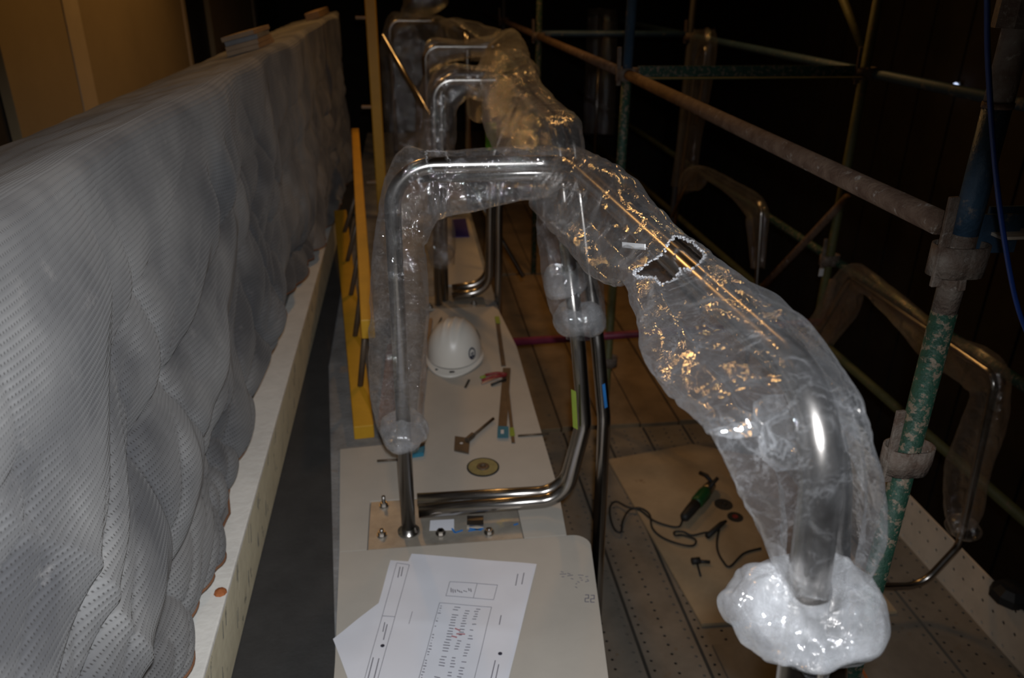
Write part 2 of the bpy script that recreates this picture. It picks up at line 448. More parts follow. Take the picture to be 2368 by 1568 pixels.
def tube_me(path, r, seg=16, cap=True, name='tube', wall=None):
    P = [np.array(p, float) for p in path]
    n = len(P)
    T = []
    for i in range(n):
        t = P[min(i + 1, n - 1)] - P[max(i - 1, 0)]
        T.append(t / (np.linalg.norm(t) + 1e-12))
    ref = np.array([0, 0, 1.0]) if abs(T[0][2]) < 0.9 else np.array([0, 1.0, 0])
    u = np.cross(T[0], ref); u /= np.linalg.norm(u)
    V = []; Fc = []
    for i in range(n):
        u = u - T[i] * u.dot(T[i]); u /= np.linalg.norm(u)
        v = np.cross(T[i], u)
        rr = r[i] if isinstance(r, (list, tuple, np.ndarray)) else r
        for k in range(seg):
            a = 2 * math.pi * k / seg
            V.append(P[i] + rr * (math.cos(a) * u + math.sin(a) * v))
    for i in range(n - 1):
        for k in range(seg):
            k2 = (k + 1) % seg
            Fc.append((i * seg + k, i * seg + k2, (i + 1) * seg + k2, (i + 1) * seg + k))
    if cap:
        if wall:      # open tube end: inner ring going inwards
            for i0, s in ((0, 1), (n - 1, -1)):
                rr = r[i0] if isinstance(r, (list, tuple, np.ndarray)) else r
                b = len(V)
                c = P[i0]
                for k in range(seg):
                    V.append(c + (V[i0 * seg + k] - c) * (1 - wall / rr))
                for k in range(seg):
                    V.append(c + (V[i0 * seg + k] - c) * (1 - wall / rr) + T[i0] * s * 0.03)
                for k in range(seg):
                    k2 = (k + 1) % seg
                    f1 = (i0 * seg + k, b + k, b + k2, i0 * seg + k2)
                    f2 = (b + k, b + seg + k, b + seg + k2, b + k2)
                    Fc.append(f1 if s > 0 else f1[::-1]); Fc.append(f2 if s > 0 else f2[::-1])
                Fc.append(tuple(b + seg + k for k in range(seg))[:: (-1 if s > 0 else 1)])
        else:
            Fc.append(tuple(range(seg))[::-1])
            Fc.append(tuple((n - 1) * seg + k for k in range(seg)))
    return mesh_of(name, V, Fc)
def lathe_me(prof, seg=32, name='lathe', axis_from=(0, 0, 0), axis=(0, 0, 1)):
    """prof: (radius, height) pairs"""
    V = []; Fc = []
    for (r, h) in prof:
        for k in range(seg):
            a = 2 * math.pi * k / seg
            V.append((r * math.cos(a), r * math.sin(a), h))
    for i in range(len(prof) - 1):
        for k in range(seg):
            k2 = (k + 1) % seg
            Fc.append((i * seg + k, i * seg + k2, (i + 1) * seg + k2, (i + 1) * seg + k))
    if prof[0][0] > 1e-5: Fc.append(tuple(range(seg))[::-1])
    if prof[-1][0] > 1e-5: Fc.append(tuple((len(prof) - 1) * seg + k for k in range(seg)))
    me = mesh_of(name, V, Fc)
    bm = bmesh.new(); bm.from_mesh(me)
    bmesh.ops.remove_doubles(bm, verts=bm.verts, dist=1e-6)
    bmesh.ops.recalc_face_normals(bm, faces=bm.faces)
    bm.to_mesh(me); bm.free()
    q = Vector((0, 0, 1)).rotation_difference(Vector(axis))
    me.transform(Matrix.Translation(axis_from) @ q.to_matrix().to_4x4())
    return me
def joinme(parts, name='joined'):
    bm = bmesh.new()
    for p in parts:
        bm.from_mesh(p)
        bpy.data.meshes.remove(p)
    me = bpy.data.meshes.new(name)
    bm.to_mesh(me); bm.free()
    return me
def shade_auto(o, ang=40):
    me = o.data
    me.polygons.foreach_set('use_smooth', [True] * len(me.polygons))
    bm = bmesh.new(); bm.from_mesh(me)
    lim = math.radians(ang)
    for e in bm.edges:
        if len(e.link_faces) == 2 and e.calc_face_angle(0) > lim:
            e.smooth = False
    bm.to_mesh(me); bm.free()
    return o

# perforated steel plank with real holes (top plate), folded sides
def perf_me(L, Wd, th, pitch=0.047, rows=5, r=0.0065):
    bm = bmesh.new()
    rw = Wd / rows
    def quad(a, b, c, d):
        bm.faces.new([bm.verts.new(p) for p in (a, b, c, d)])
    for j in range(rows):
        x0 = -Wd / 2 + j * rw; x1 = x0 + rw
        holes = (j in (0, 2, 4)) if rows == 5 else True
        off = 0 if j % 4 == 0 else pitch / 2
        ys = [0.0] + [off + pitch * k for k in range(0, int(L / pitch) + 1) if 0.005 < off + pitch * k < L - 0.005] + [L]
        for a, b in zip(ys[:-1], ys[1:]):
            if not holes or (b - a) < pitch * 0.9:
                quad((x0, a, 0), (x1, a, 0), (x1, b, 0), (x0, b, 0)); continue
            cx, cy = (x0 + x1) / 2, (a + b) / 2
            out = [(x0, a), (cx, a), (x1, a), (x1, cy), (x1, b), (cx, b), (x0, b), (x0, cy)]
            ang = [math.radians(225 + 45 * k) for k in range(8)]
            inn = [(cx + r * math.cos(t), cy + r * math.sin(t)) for t in ang]
            ov = [bm.verts.new((*p, 0)) for p in out]; iv = [bm.verts.new((*p, 0)) for p in inn]
            lv = [bm.verts.new((*p, -0.004)) for p in inn]
            for k in range(8):
                k2 = (k + 1) % 8
                bm.faces.new((ov[k], ov[k2], iv[k2], iv[k]))
                bm.faces.new((iv[k], iv[k2], lv[k2], lv[k]))
    for s in (-1, 1):
        x = s * Wd / 2
        quad((x, 0, 0), (x, L, 0), (x, L, -th), (x, 0, -th))
        quad((x, 0, -th), (x, L, -th), (x - s * 0.02, L, -th), (x - s * 0.02, 0, -th))
    quad((-Wd / 2, 0, 0), (Wd / 2, 0, 0), (Wd / 2, 0, -th), (-Wd / 2, 0, -th))
    quad((-Wd / 2, L, 0), (Wd / 2, L, 0), (Wd / 2, L, -th), (-Wd / 2, L, -th))
    me = bpy.data.meshes.new('perforated_plank')
    bm.to_mesh(me); bm.free()
    return me

# ================================================================== THE SETTING
ground = struct(own('floor_below', box_me(-6, 6, -3, 16, -2.2, -2.15), 'night', 'dark ground plane far below the scaffold deck, added for dark gaps', 'floor'))  # dark plane added so the gaps beside the planks stay dark
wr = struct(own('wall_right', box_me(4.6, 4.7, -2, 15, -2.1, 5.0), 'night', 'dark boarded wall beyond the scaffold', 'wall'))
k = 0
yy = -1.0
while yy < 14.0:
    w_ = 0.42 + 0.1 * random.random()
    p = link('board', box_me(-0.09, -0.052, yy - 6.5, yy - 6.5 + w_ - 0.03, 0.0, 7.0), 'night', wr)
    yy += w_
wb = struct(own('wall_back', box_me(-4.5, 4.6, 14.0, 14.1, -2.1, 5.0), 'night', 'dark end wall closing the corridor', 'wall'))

# plasterboard wall on the left
WLX = -1.8
wl = struct(own('wall_left', box_me(WLX - 0.16, WLX - 0.05, 1.0, 13.0, -1.0, 4.6), 'dark', 'dark stud wall behind the plasterboard', 'wall'))
def wl_child(name, me, m):
    me.transform(Matrix.Translation(-wl.location))
    return link(name, me, m, wl)
def wly(px, py): return on_x(px, py, WLX)[1]
yA, yB, yC, yD, yE = wly(35, 250), wly(168, 60), wly(425, 40), wly(488, 40), wly(588, 40)
wl_child('plasterboard', box_me(WLX - 0.049, WLX, yA, yB - 0.01, -0.9, 4.5, 0.004), 'gyp')
wl_child('plasterboard', box_me(WLX - 0.049, WLX, yB + 0.01, yC, -0.9, 4.5, 0.004), 'gyp')
wl_child('plasterboard', box_me(WLX - 0.049, WLX, yD, yE, -0.9, 4.5, 0.004), 'gyp')
wl_child('joint_strip', box_me(WLX - 0.03, WLX + 0.006, yB - 0.09, yB + 0.13, -0.9, 4.5, 0.002), 'strip')
wl_child('board_edge_trim', box_me(WLX - 0.05, WLX + 0.012, yC - 0.02, yC + 0.06, -0.9, 4.5, 0.003), 'strip')
wl_child('board_edge_trim', box_me(WLX - 0.05, WLX + 0.012, yE - 0.06, yE + 0.08, -0.9, 4.5, 0.003), 'strip')
wl_child('steel_stud', box_me(WLX - 0.05, WLX - 0.02, 2.6, yA - 0.1, -0.9, 4.5, 0.003), 'dark')

# parapet under the cloth, with the pale kerb at its foot
PX = -0.55           # face of the parapet
PT = 2.125           # its top
par = struct(own('wall_parapet', box_me(-0.86, PX - 0.045, -0.8, 7.6, SLAB - 0.25, PT - 0.115, 0.01), 'concrete', 'low parapet wall under the grey cloth', 'wall'))

# slab and the dark membrane strip beside the kerb
slab = struct(own('floor_slab', box_me(-0.46, 0.425, -0.8, 9.0, SLAB - 0.26, SLAB - 0.012, 0.006), 'concrete', 'dirty grey concrete slab under the cream boards', 'slab'))
mem = struct(own('trim_1', prism_me([(-0.60, -0.8), (-0.20, -0.8), (-0.235, 1.42), (-0.40, 3.2), (-0.44, 7.0), (-0.60, 7.0)], SLAB - 0.011, SLAB - 0.004), 'membrane', 'dark membrane strip between kerb and slab', 'membrane'))
kerb = thing('kerb', 'pale kerb with stamped side running along the foot of the cloth-draped wall', 'kerb', (-0.55, 2.2, SLAB))
part('kerb_core', box_me(-0.593, -0.492, -0.8, 5.2, SLAB - 0.006, SLAB + 0.185, 0.006), 'kerb', kerb)
part('kerb_cap', box_me(-0.593, -0.489, -0.8, 5.2, SLAB + 0.185, SLAB + 0.2, 0.004), 'kerbtop', kerb)
# stamped marks along the side
rg = random.Random(3)
st = []
for i in range(46):
    y = 0.9 + i * 0.085 + rg.uniform(-.015, .015)
    z = SLAB + 0.05 + 0.085 * (i % 2) + rg.uniform(-.012, .012)
    for q in range(rg.randint(1, 3)):
        yy0 = y + rg.uniform(-.02, .02); zz0 = z + rg.uniform(-.02, .01); l_ = rg.uniform(.02, .055); w_ = rg.uniform(.003, .007)
        st.append(mesh_of('s', [(-0.4915, yy0, zz0), (-0.4915, yy0 + w_, zz0), (-0.4915, yy0 + w_ * .6 + .5 * l_, min(zz0 + l_, SLAB + .18)), (-0.4915, yy0 + .5 * l_, min(zz0 + l_, SLAB + .18))], [(0, 1, 2, 3)]))
stm = part('stamp_print', joinme(st), 'offcut2', kerb)
stm['kind'] = 'stuff'
sp = part('plaster_splash', lathe_me([(0.016, 0), (0.013, .006), (0.004, .01), (0.0001, .011)], 9, 's', (-0.505, 1.56, SLAB + 0.2)), 'orange', kerb)

# ------------------------------------------------------------------ cream boards on the slab
def S(px, py, dz=0.0):
    return on_z(px, py, SLAB + dz)
def board(name, pxs, label, corner=None, dz0=-0.012, dz1=0.0):
    poly = [S(*p)[:2] for p in pxs]
    o = own(name, prism_me(poly, SLAB + dz0, SLAB + dz1, 0.0012), 'board', label, 'board')
    return o
yq = S(1200, 1246)[1]
near = [(-0.235, 0.35), (-0.236, 1.2), (-0.243, 1.5), (-0.262, yq)]
rc = 0.05
XR = 0.495
near += [(XR - rc + rc * math.sin(t), yq - rc + rc * math.cos(t)) for t in np.linspace(0, math.pi / 2, 7)]
near += [(0.46, 1.6), (0.425, 1.34), (0.41, 0.35)]
b1 = own('protection_board', prism_me(near, SLAB - 0.012, SLAB, 0.0012), 'board', 'cream protection board carrying the paper drawings, rounded at one corner', 'board')
y2 = S(1200, 1136)[1]; y3 = S(830, 1036)[1]
pA = S(852, 1242); pB = S(1210, 1242); yk = yq + 0.0015
mid = [(-0.262, yk), (pA[0] - .002, yk), (pA[0] - .002, y2), (pB[0] + .002, y2), (pB[0] + .002, yk), (0.43, yk), (0.447, y2), (0.450, 2.75), (0.455, 3.3)]
yf = S(1100, 710)[1]
mid += [(0.42, yf - 0.05), (0.40, yf), (0.10, yf), (0.045, yf - 0.1), (-0.02, 2.70), (-0.05, y3 + 0.02), (-0.30, y3)]
b2 = own('protection_board', prism_me(mid, SLAB - 0.012, SLAB, 0.0012), 'board', 'cream protection board under the white hard hat and cutting disc', 'board')
far = [S(1040, 660)[:2], S(1110, 650)[:2], S(1108, 500)[:2], S(1052, 500)[:2]]
far = [(0.14, 4.15), (0.40, 4.1), (0.40, 5.5), (0.16, 5.5)]
b3 = own('protection_board', prism_me(far, SLAB - 0.012, SLAB, 0.0012), 'board', 'cream protection board carrying the purple card, beyond the second handrail', 'board')
# brown edge strip and rubble at the left of the hard hat board
own('timber_batten', oriented_box_me(S(968, 985, .0058), S(996, 738, .0058), 0.018, 0.012, name='b'), 'boardedge', 'thin brown batten along the edge of the hard hat board', 'batten')
own('brick_offcut', prism_me([(-0.165, 2.62), (-0.085, 2.6), (-0.06, 3.25), (-0.14, 3.3)], SLAB - 0.012, SLAB + 0.05, 0.006), mat('brick_red', (0.34, 0.17, 0.10), 0.9, 0, 0.35, 20), 'reddish block lying behind the wrapped upright beside the yellow ladder', 'brick')

# base plate and anchors
def base_plate(px0, px1, Y0, Y1, label, bolts, slots=True):
    x0, x1 = px0, px1
    t = thing('base_plate', label, 'base plate', ((x0 + x1) / 2, (Y0 + Y1) / 2, SLAB))
    part('plate', box_me(x0, x1, Y0, Y1, SLAB - 0.012, SLAB - 0.002, 0.001), 'plate', t)
    for (bx, by, h) in bolts:
        bp = part('anchor_bolt', tube_me([(bx, by, SLAB - 0.003), (bx, by, SLAB + h)], 0.006, 10), 'bolt', t, True)
        nut = lathe_me([(0.012, SLAB + 0.002), (0.012, SLAB + 0.012)], 6, 'n', (bx, by, 0))
        nut.transform(Matrix.Translation(-t.location))
        link('nut', nut, 'bolt', bp)
        wsh = lathe_me([(0.016, SLAB - 0.002), (0.016, SLAB + 0.002)], 16, 'w', (bx, by, 0))
        wsh.transform(Matrix.Translation(-t.location))
        link('washer', wsh, 'bolt', bp)
    return t
def sx(px, py): return S(px, py)[0]
pA = S(852, 1242); pB = S(1210, 1242)
bl = [(*S(888, 1168)[:2], 0.035), (*S(883, 1236)[:2], 0.02), (*S(1019, 1233)[:2], 0.012), (*S(1131, 1231)[:2], 0.014)]
bp1 = base_plate(pA[0], pB[0], yq + 0.002, y2 - 0.002, 'steel base plate with four anchor bolts under the first handrail upright', bl)
part('packing_shim', prism_me([S(1080, 1196)[:2], S(1118, 1196)[:2], S(1118, 1218)[:2], S(1080, 1218)[:2]], SLAB - 0.002, SLAB + 0.006), 'bolt', bp1)
part('paper_label', prism_me([S(995, 1203)[:2], S(1050, 1200)[:2], S(1050, 1225)[:2], S(993, 1226)[:2]], SLAB - 0.0018, SLAB - 0.0008), 'paper', bp1)
mk = []
rg = random.Random(8)
for (a, b) in (((1045, 1222), (1052, 1232)), ((1052, 1232), (1070, 1226)), ((1083, 1228), (1118, 1222)), ((1085, 1222), (1114, 1226)), ((1188, 1214), (1198, 1211))):
    mk.append(oriented_box_me(S(*a, -0.0012), S(*b, -0.0012), 0.006, 0.001))
part('blue_marking', joinme(mk), 'bluetape', bp1)['kind'] = 'stuff'
base_plate(0.05, 0.36, 3.80, 3.98, 'dark steel base plate under the second handrail upright', [(0.068, 3.825, .02), (0.3, 3.85, .02)])

# ------------------------------------------------------------------ deck of the scaffold
deck = struct(thing('floor', 'scaffold deck of steel and timber planks', 'deck', (1.3, 3, 0)))
PW = 0.225
xs = [0.58 + 0.2385 * i for i in range(7)]
# bays run between the rows of standards, so the planks stop short of them
_lz = on_x(2180, 522, 1.0)[2]
rows_y = [-1.2, on_x(2215, 600, 1.03)[1], on_z(1450, 172, _lz)[1], on_z(1246, 84, _lz)[1]]
rows_y += [rows_y[-1] + 2.4, rows_y[-1] + 4.8, rows_y[-1] + 7.2]
for bay in range(6):
    ya, yb = rows_y[bay] + 0.026, rows_y[bay + 1] - 0.026
    plank_me = None
    if bay < 2:
        plank_me = perf_me(yb - ya, PW, 0.05)
        plank_me.materials.append(MT['plank'])
    for i, x in enumerate(xs):
        if plank_me is None:
            me = box_me(x, x + PW + 0.004, ya, yb, -0.045, 0.0 - 0.004 * ((i * 7 + bay) % 3), 0.004)
            me.transform(Matrix.Translation(-deck.location))
            link('deck_board', me, 'timber', deck)
        else:
            o = bpy.data.objects.new('steel_plank', plank_me)
            COL.objects.link(o); o.parent = deck
            o.location = (x + PW / 2 - deck.location.x, ya - deck.location.y, 0)
# ply sheet on the deck
def D(px, py, dz=0.0): return on_z(px, py, dz)
pl = [D(1405, 1068)[:2], D(1600, 1032)[:2], (1.92, 3.42), (1.93, 2.28), D(1700, 1438)[:2], D(1622, 1450)[:2]]
own('plywood_sheet', prism_me([pl[0], pl[1], pl[2], pl[3], pl[5]], 0.0, 0.016, 0.002), 'ply', 'loose tan plywood sheet on the deck under the angle grinder', 'plywood')
own('plywood_sheet', prism_me([(1.12, 1.15), (1.98, 1.12), (1.95, 2.17), (1.10, 2.2)], 0.0, 0.014, 0.002), 'plank', 'grey sheet on the deck between plywood and toe board', 'plywood')
# toe board (perforated plank on edge)
TX = on_z(2200, 1368, 0.0)[0]
tb = perf_me(4.6, PW, 0.010, pitch=0.062, rows=5, r=0.008)
tb.transform(Matrix.Rotation(math.radians(-90), 4, 'Y'))
tbo = own('toe_board', tb, 'toe', 'cream perforated steel toe board standing on edge along the deck', 'toe board')
tbo.location = (TX - 0.011 - min(v.co.x for v in tb.vertices), 3.2, 0.0)
tb_min = min(v.co.z for v in tb.vertices)
tbo.location.z = -tb_min

# ================================================================== CLOTH over the parapet
def make_cloth():
    hem_px = [(410, 1568), (440, 1490), (470, 1400), (505, 1300), (540, 1185), (560, 1075), (590, 950), (620, 830), (645, 740), (690, 650), (730, 562), (765, 497), (818, 405)]
    hp = [on_x(x, y, -0.515) for x, y in hem_px]
    hy = np.array([p[1] for p in hp]); hz = np.array([p[2] for p in hp])
    Y0, Y1 = 0.05, float(hy[-1])
    ny, nv = 620, 300
    Y = np.concatenate([np.linspace(Y0, 3.2, 430), np.linspace(3.2, Y1, ny - 430 + 1)[1:]])
    zh = np.interp(Y, hy, hz)
    zh = zh + 0.010 * np.sin(Y * 9) + 0.012 * pnoise(np.stack([Y * 4, Y * 0, Y * 0 + 3.3], -1))
    top_w = 0.36; slope = 0.25
    r = 0.03
    V = np.zeros((ny, nv, 3)); UV = np.zeros((ny, nv, 2))
    for j in range(nv):
        f = j / (nv - 1)
        # arc length: top flat, rounded edge, drop
        drop = PT - r - zh
        tot = top_w + r * math.pi / 2 + drop
        a = f * tot
        x = np.where(a < top_w, PX - r * 0.2 - top_w + a, np.where(a < top_w + r * math.pi / 2, PX - r * 0.2 + r * np.sin(np.clip((a - top_w) / r, 0, math.pi / 2)), PX - r * 0.2 + r))
        z = np.where(a < top_w, PT - slope * (top_w - a), np.where(a < top_w + r * math.pi / 2, PT - r + r * np.cos(np.clip((a - top_w) / r, 0, math.pi / 2)), PT - r - (a - top_w - r * math.pi / 2)))
        V[:, j, 0] = x; V[:, j, 1] = Y; V[:, j, 2] = z
        UV[:, j, 0] = Y; UV[:, j, 1] = a
    d = np.clip((PT - V[..., 2]) / 1.0, 0, 1.4)               # distance down the face
    side = np.clip((UV[..., 1] - 0.31) / 0.12, 0, 1)
    Yg = V[..., 1]; zg = V[..., 2]
    zero = np.zeros_like(Yg)
    # warp
    w1 = pnoise(np.stack([Yg * 1.7, zg * 1.7, zero + 1.5], -1))
    w2 = pnoise(np.stack([Yg * 1.3, zg * 2.1, zero + 8.5], -1))
    # broad hanging bulges
    f1 = 0.030 * pnoise(np.stack([Yg * 1.6 + 0.6 * w2, zg * 0.9, zero + 5.1], -1))
    # slanting swag folds
    q = (zg - 0.30 * Yg) + 0.10 * w1
    n1 = pnoise(np.stack([Yg * 1.15 + 0.4 * w2, q * 4.2, zero + 2.2], -1))
    f2 = 0.10 * (np.sqrt(np.abs(n1) + 0.0004) - 0.42) * np.clip(d * 1.35 - 0.05, 0.05, 1)
    n2 = pnoise(np.stack([Yg * 2.4 + w1, (zg - 0.55 * Yg) * 8.5 + w2, zero + 7.7], -1))
    f3 = 0.036 * (np.sqrt(np.abs(n2) + 0.0006) - 0.42) * np.clip(d * 1.3 - 0.2, 0, 1)
    # hanging pleats
    n3 = pnoise(np.stack([Yg * 4.4 + 1.2 * w1 + 1.9 * zg, zg * 1.1, zero + 4.4], -1))
    f4 = 0.05 * (np.sqrt(np.abs(n3) + 0.0008) - 0.42) * np.clip(d * 1.3, 0.15, 1)
    # a pinched fold beside the wall top
    disp = (f1 * 1.3 + f2 + f3 + f4 + 0.006) * side
    c = on_x(470, 430, PX)
    g = np.exp(-(((Yg - c[1]) / 0.16) ** 2 + ((zg - c[2]) / 0.10) ** 2))
    disp += 0.03 * g * np.sin((Yg - c[1]) * 26 + (zg - c[2]) * 10) * side
    # lower left billow
    c = on_x(150, 1330, PX)
    g = np.exp(-(((Yg - c[1]) / 0.22) ** 2 + ((zg - c[2]) / 0.20) ** 2))
    disp += 0.03 * g
    ra, rb = on_x(10, 1275, PX), on_x(250, 1568, PX)
    ex = rb - ra; el = np.hypot(ex[1], ex[2]); ex = ex / el
    tt = (Yg - ra[1]) * ex[1] + (zg - ra[2]) * ex[2]
    dd_ = -(Yg - ra[1]) * ex[2] + (zg - ra[2]) * ex[1]
    disp += 0.018 * np.exp(-np.abs(dd_ - 0.02 * np.sin(tt * 14)) / 0.035) * np.exp(-((tt - 0.2) / 0.35) ** 4)
    c = on_x(60, 780, PX)
    g = np.exp(-(((Yg - c[1]) / 0.30) ** 2 + ((zg - c[2]) / 0.16) ** 2))
    disp += 0.035 * g
    V[..., 0] += disp
    V[..., 0] = np.where(side > 0.5, np.maximum(V[..., 0], PX - 0.04), V[..., 0])
    # keep it outside the kerb
    kx = np.interp(zg, [0.0, 1.045, 1.13], [-0.478, -0.478, -0.60])
    kx = np.where(Yg < 5.23, kx, -0.60)
    V[..., 0] = np.where(side > 0.5, np.maximum(V[..., 0], kx), V[..., 0])
    V[..., 2] += (1 - side) * (0.006 * pnoise(np.stack([Yg * 5, V[..., 0] * 14, zero], -1)) + 0.004)
    idx = np.arange(ny * nv).reshape(ny, nv)
    Fc = np.stack([idx[:-1, :-1], idx[1:, :-1], idx[1:, 1:], idx[:-1, 1:]], -1).reshape(-1, 4)
    me = bpy.data.meshes.new('shade_cloth')
    me.vertices.add(ny * nv); me.vertices.foreach_set('co', V.reshape(-1))
    me.loops.add(Fc.size); me.loops.foreach_set('vertex_index', Fc.reshape(-1).astype(np.int32))
    me.polygons.add(len(Fc)); me.polygons.foreach_set('loop_start', np.arange(0, Fc.size, 4, dtype=np.int32))
    me.polygons.foreach_set('loop_total', np.full(len(Fc), 4, dtype=np.int32))
    me.update(); me.validate()
    uvl = me.uv_layers.new(name='UVMap')
    uvl.data.foreach_set('uv', UV.reshape(-1, 2)[Fc.reshape(-1)].reshape(-1))
    t = thing('shade_cloth', 'dark grey knitted shade cloth draped in folds over the low wall', 'cloth', (PX, 2.5, SLAB + 0.2))
    part('cloth', me, 'cloth', t, True)
    hemp = V[::2, -1, :] + np.array([0.0015, 0, 0.0])
    part('hem', tube_me(list(hemp), 0.0032, 6), 'hem', t, True)
    return t
make_cloth()

# ply offcuts on top of the parapet
zt = PT - 0.012
c0 = on_z(582, 108, zt)
c0[0] = min(c0[0], PX - 0.085)
zt_o = PT - 0.25 * (PX - 0.006 - c0[0]) + 0.006
ot = thing('plywood_offcuts', 'short stack of plywood offcuts on top of the cloth-draped wall', 'offcuts', (c0[0], c0[1], zt_o))
for i in range(4):
    me = box_me(-0.07, 0.07, -0.15, 0.15, 0.0 + 0.019 * i, 0.018 + 0.019 * i, 0.001)
    me.transform(Matrix.Rotation(-math.atan(0.25), 4, 'Y') @ Matrix.Rotation(0.03 * ((i % 3) - 1) - 0.04, 4, 'Z'))
    link('ply_piece', me, 'offcut' if i != 2 else 'offcut2', ot)
c1 = on_z(735, 22, zt + 0.0)
if c1[1] < 0 or c1[1] > 7.2:
    c1 = np.array([-0.63, 6.6, zt])
own('timber_offcut', oriented_box_me((-0.65, 6.2, PT - .25 * .094 + .032), (-0.65, 7.0, PT - .25 * .094 + .032), 0.1, 0.05, up=(-0.2425, 0, 0.970), bevel=.003), 'boardedge', 'brown timber length lying far along the cloth-draped wall top', 'timber')

# ================================================================== HANDRAILS
TR = 0.0215
TUBES = {}
def rail_part(t, name, path, rad=0.10, r=TR, wall=0.003):
    pth = fillet(path, rad, 10)
    TUBES.setdefault(t.name, []).append((pth, r))
    return part(name, tube_me(pth, r, 20, True, name, wall), 'steel', t, True)

Y_1, Y_2, Y_3, Y_4 = 2.0, 3.86, 5.65, 7.45
# ---- first handrail (nearest): upright, cross rail, long rail, near upright
p1b = S(945, 1213); p1t = on_y(903, 384, Y_1); p1b = np.array([p1b[0], Y_1, SLAB - 0.01])
p2 = on_y(1318, 371, Y_1); p2[2] = p1t[2]
p3 = on_z(1925, 926, CAM[2] - 0.36)
Yn = p3[1]
p4 = on_y(1846, 1530, Yn - 0.01)
dn = (p4 - p3) / (p3[2] - p4[2])
p5 = p3 + dn * (p3[2] - SLAB - 0.37)
hr1 = thing('handrail', 'stainless handrail with a long rail and upright inside clear plastic sleeves', 'handrail', p1b)
rail_part(hr1, 'inner_tube', [p1b, p1t, p2, p3, p5, p5 + np.array([-0.07, 0, -0.29]), p5 + np.array([-0.45, 0, -0.30])], [0.11, 0.09, 0.10, 0.08, 0.08])
o1 = np.array([0.0, 0.046, -0.034])
q3 = p3 + np.array([0.032, 0.05, -0.034])
q2 = p2 + np.array([0.034, 0.046, -0.034])
bb = on_y(1917, 1532, q3[1])
dq = (bb - q3) / (q3[2] - bb[2])
rail_part(hr1, 'outer_tube', [p1t + o1 + np.array([0.07, 0, 0]), q2, q3, q3 + dq * (q3[2] - 0.03)], [0.09, 0.10])
foot = part('foot_flange', lathe_me([(0.034, SLAB - 0.003), (0.034, SLAB + 0.003), (0.025, SLAB + 0.006), (0.023, SLAB + 0.016)], 24, 'f', (p1b[0], p1b[1], 0)), 'steel', hr1, True)

# ---- second handrail
def upright_from(px_t, px_b, Y):
    t = on_y(px_t[0], px_t[1], Y); b = S(px_b[0], px_b[1]); return t, np.array([b[0], Y, SLAB - 0.01])
a1t = on_y(1003, 186, Y_2); a1b = S(1013, 692); a1b = np.array([a1b[0], Y_2, SLAB - 0.01])
a2 = on_y(1180, 180, Y_2); a2[2] = a1t[2]
a3 = on_z(1291, 300, CAM[2] - 0.40)
Yb = 2.095
a3[1] = max(a3[1], Yb)
def PY(pts, Y): return [on_y(x, y, Y) for x, y in pts]
hr2 = thing('handrail', 'stainless handrail whose twin bottom rails end at the bolted base plate', 'handrail', a1b)
low = PY([(1336, 800)], 2.15) + PY([(1350, 965), (1302, 1136), (965, 1156)], Yb)
rail_part(hr2, 'inner_tube', [a1b, a1t, a2, a3] + low, [0.09, 0.08, 0.09, 0.3, 0.10, 0.10])
low2 = PY([(1298, 470)], 2.15) + PY([(1338, 800)], 2.088) + PY([(1352, 985), (1308, 1154), (968, 1182)], Yb - 0.062)
rail_part(hr2, 'lower_tube', low2, [0.3, 0.10, 0.10])
ob = PY([(1383, 800)], 2.155) + PY([(1397, 972), (1384, 1270)], Yb + 0.01)
ob.append(ob[-1] + (ob[-1] - ob[-2]) / (ob[-2][2] - ob[-1][2]) * (ob[-1][2] - 0.01))
oo = np.array([0.0, 0.06, 0.012])
a3o = a3 + np.array([0.05, 0.05, 0.0])
rail_part(hr2, 'outer_tube', [a1b + oo * [0, 1, 0] + [0.035, 0, 0], a1t + oo + [0.035, 0, 0], a2 + np.array([.055, .06, .012]), a3o] + ob, [0.09, 0.08, 0.09, 0.3, 0.2, 0.1])
def band(t, path_pt0, path_pt1, m, r=TR + 0.0015, name='tape_band'):
    part(name, tube_me([path_pt0, path_pt1], r, 18, False), m, t, True)
def tape_strip(t, a, b, m, w, name, side):
    a = np.array(a); b = np.array(b)
    v = CAM - a; v[2] = 0; v /= np.linalg.norm(v)
    sd = np.array([v[1], -v[0], 0]) * -side
    off = (v * 0.72 + sd * 0.72) * (TR + 0.0006)
    part(name, oriented_box_me(a + off, b + off, w, 0.0012, up=tuple(off)), m, t)
tape_strip(hr2, *PY([(1339, 898), (1343, 985)], Yb - 0.062), 'lime', 0.020, 'lime_tape', -1)
tape_strip(hr2, *PY([(1384, 882), (1390, 936)], Yb + 0.01), 'bluetape', 0.011, 'blue_marking', 1)

# ---- third handrail
b1t = on_y(983, 108, Y_3)
b1b = np.array([b1t[0], Y_3, SLAB - 0.01])
b2_ = on_y(1165, 107, Y_3); b2_[2] = b1t[2]
b3_ = on_z(1216, 172, CAM[2] - 0.43)
Yc = 3.90
hr3 = thing('handrail', 'stainless handrail with tight U-bend bottom rail behind the hard hat', 'handrail', b1b)
lw = PY([(1134, 480), (1131, 672), (1046, 686)], Yc)
rail_part(hr3, 'inner_tube', [b1b, b1t, b2_, b3_, PY([(1140, 360)], Yc)[0]] + lw, [0.09, 0.08, 0.09, 0.2, 0.2, 0.11])
lw2 = PY([(1138, 400), (1128, 655), (1046, 667)], Yc + 0.07)
rail_part(hr3, 'lower_tube', lw2, [0.11])
ob3 = PY([(1157, 380), (1153, 500), (1152, 690)], Yc)
ob3.append(ob3[-1] + np.array([0, 0, 0.01 - ob3[-1][2]]))
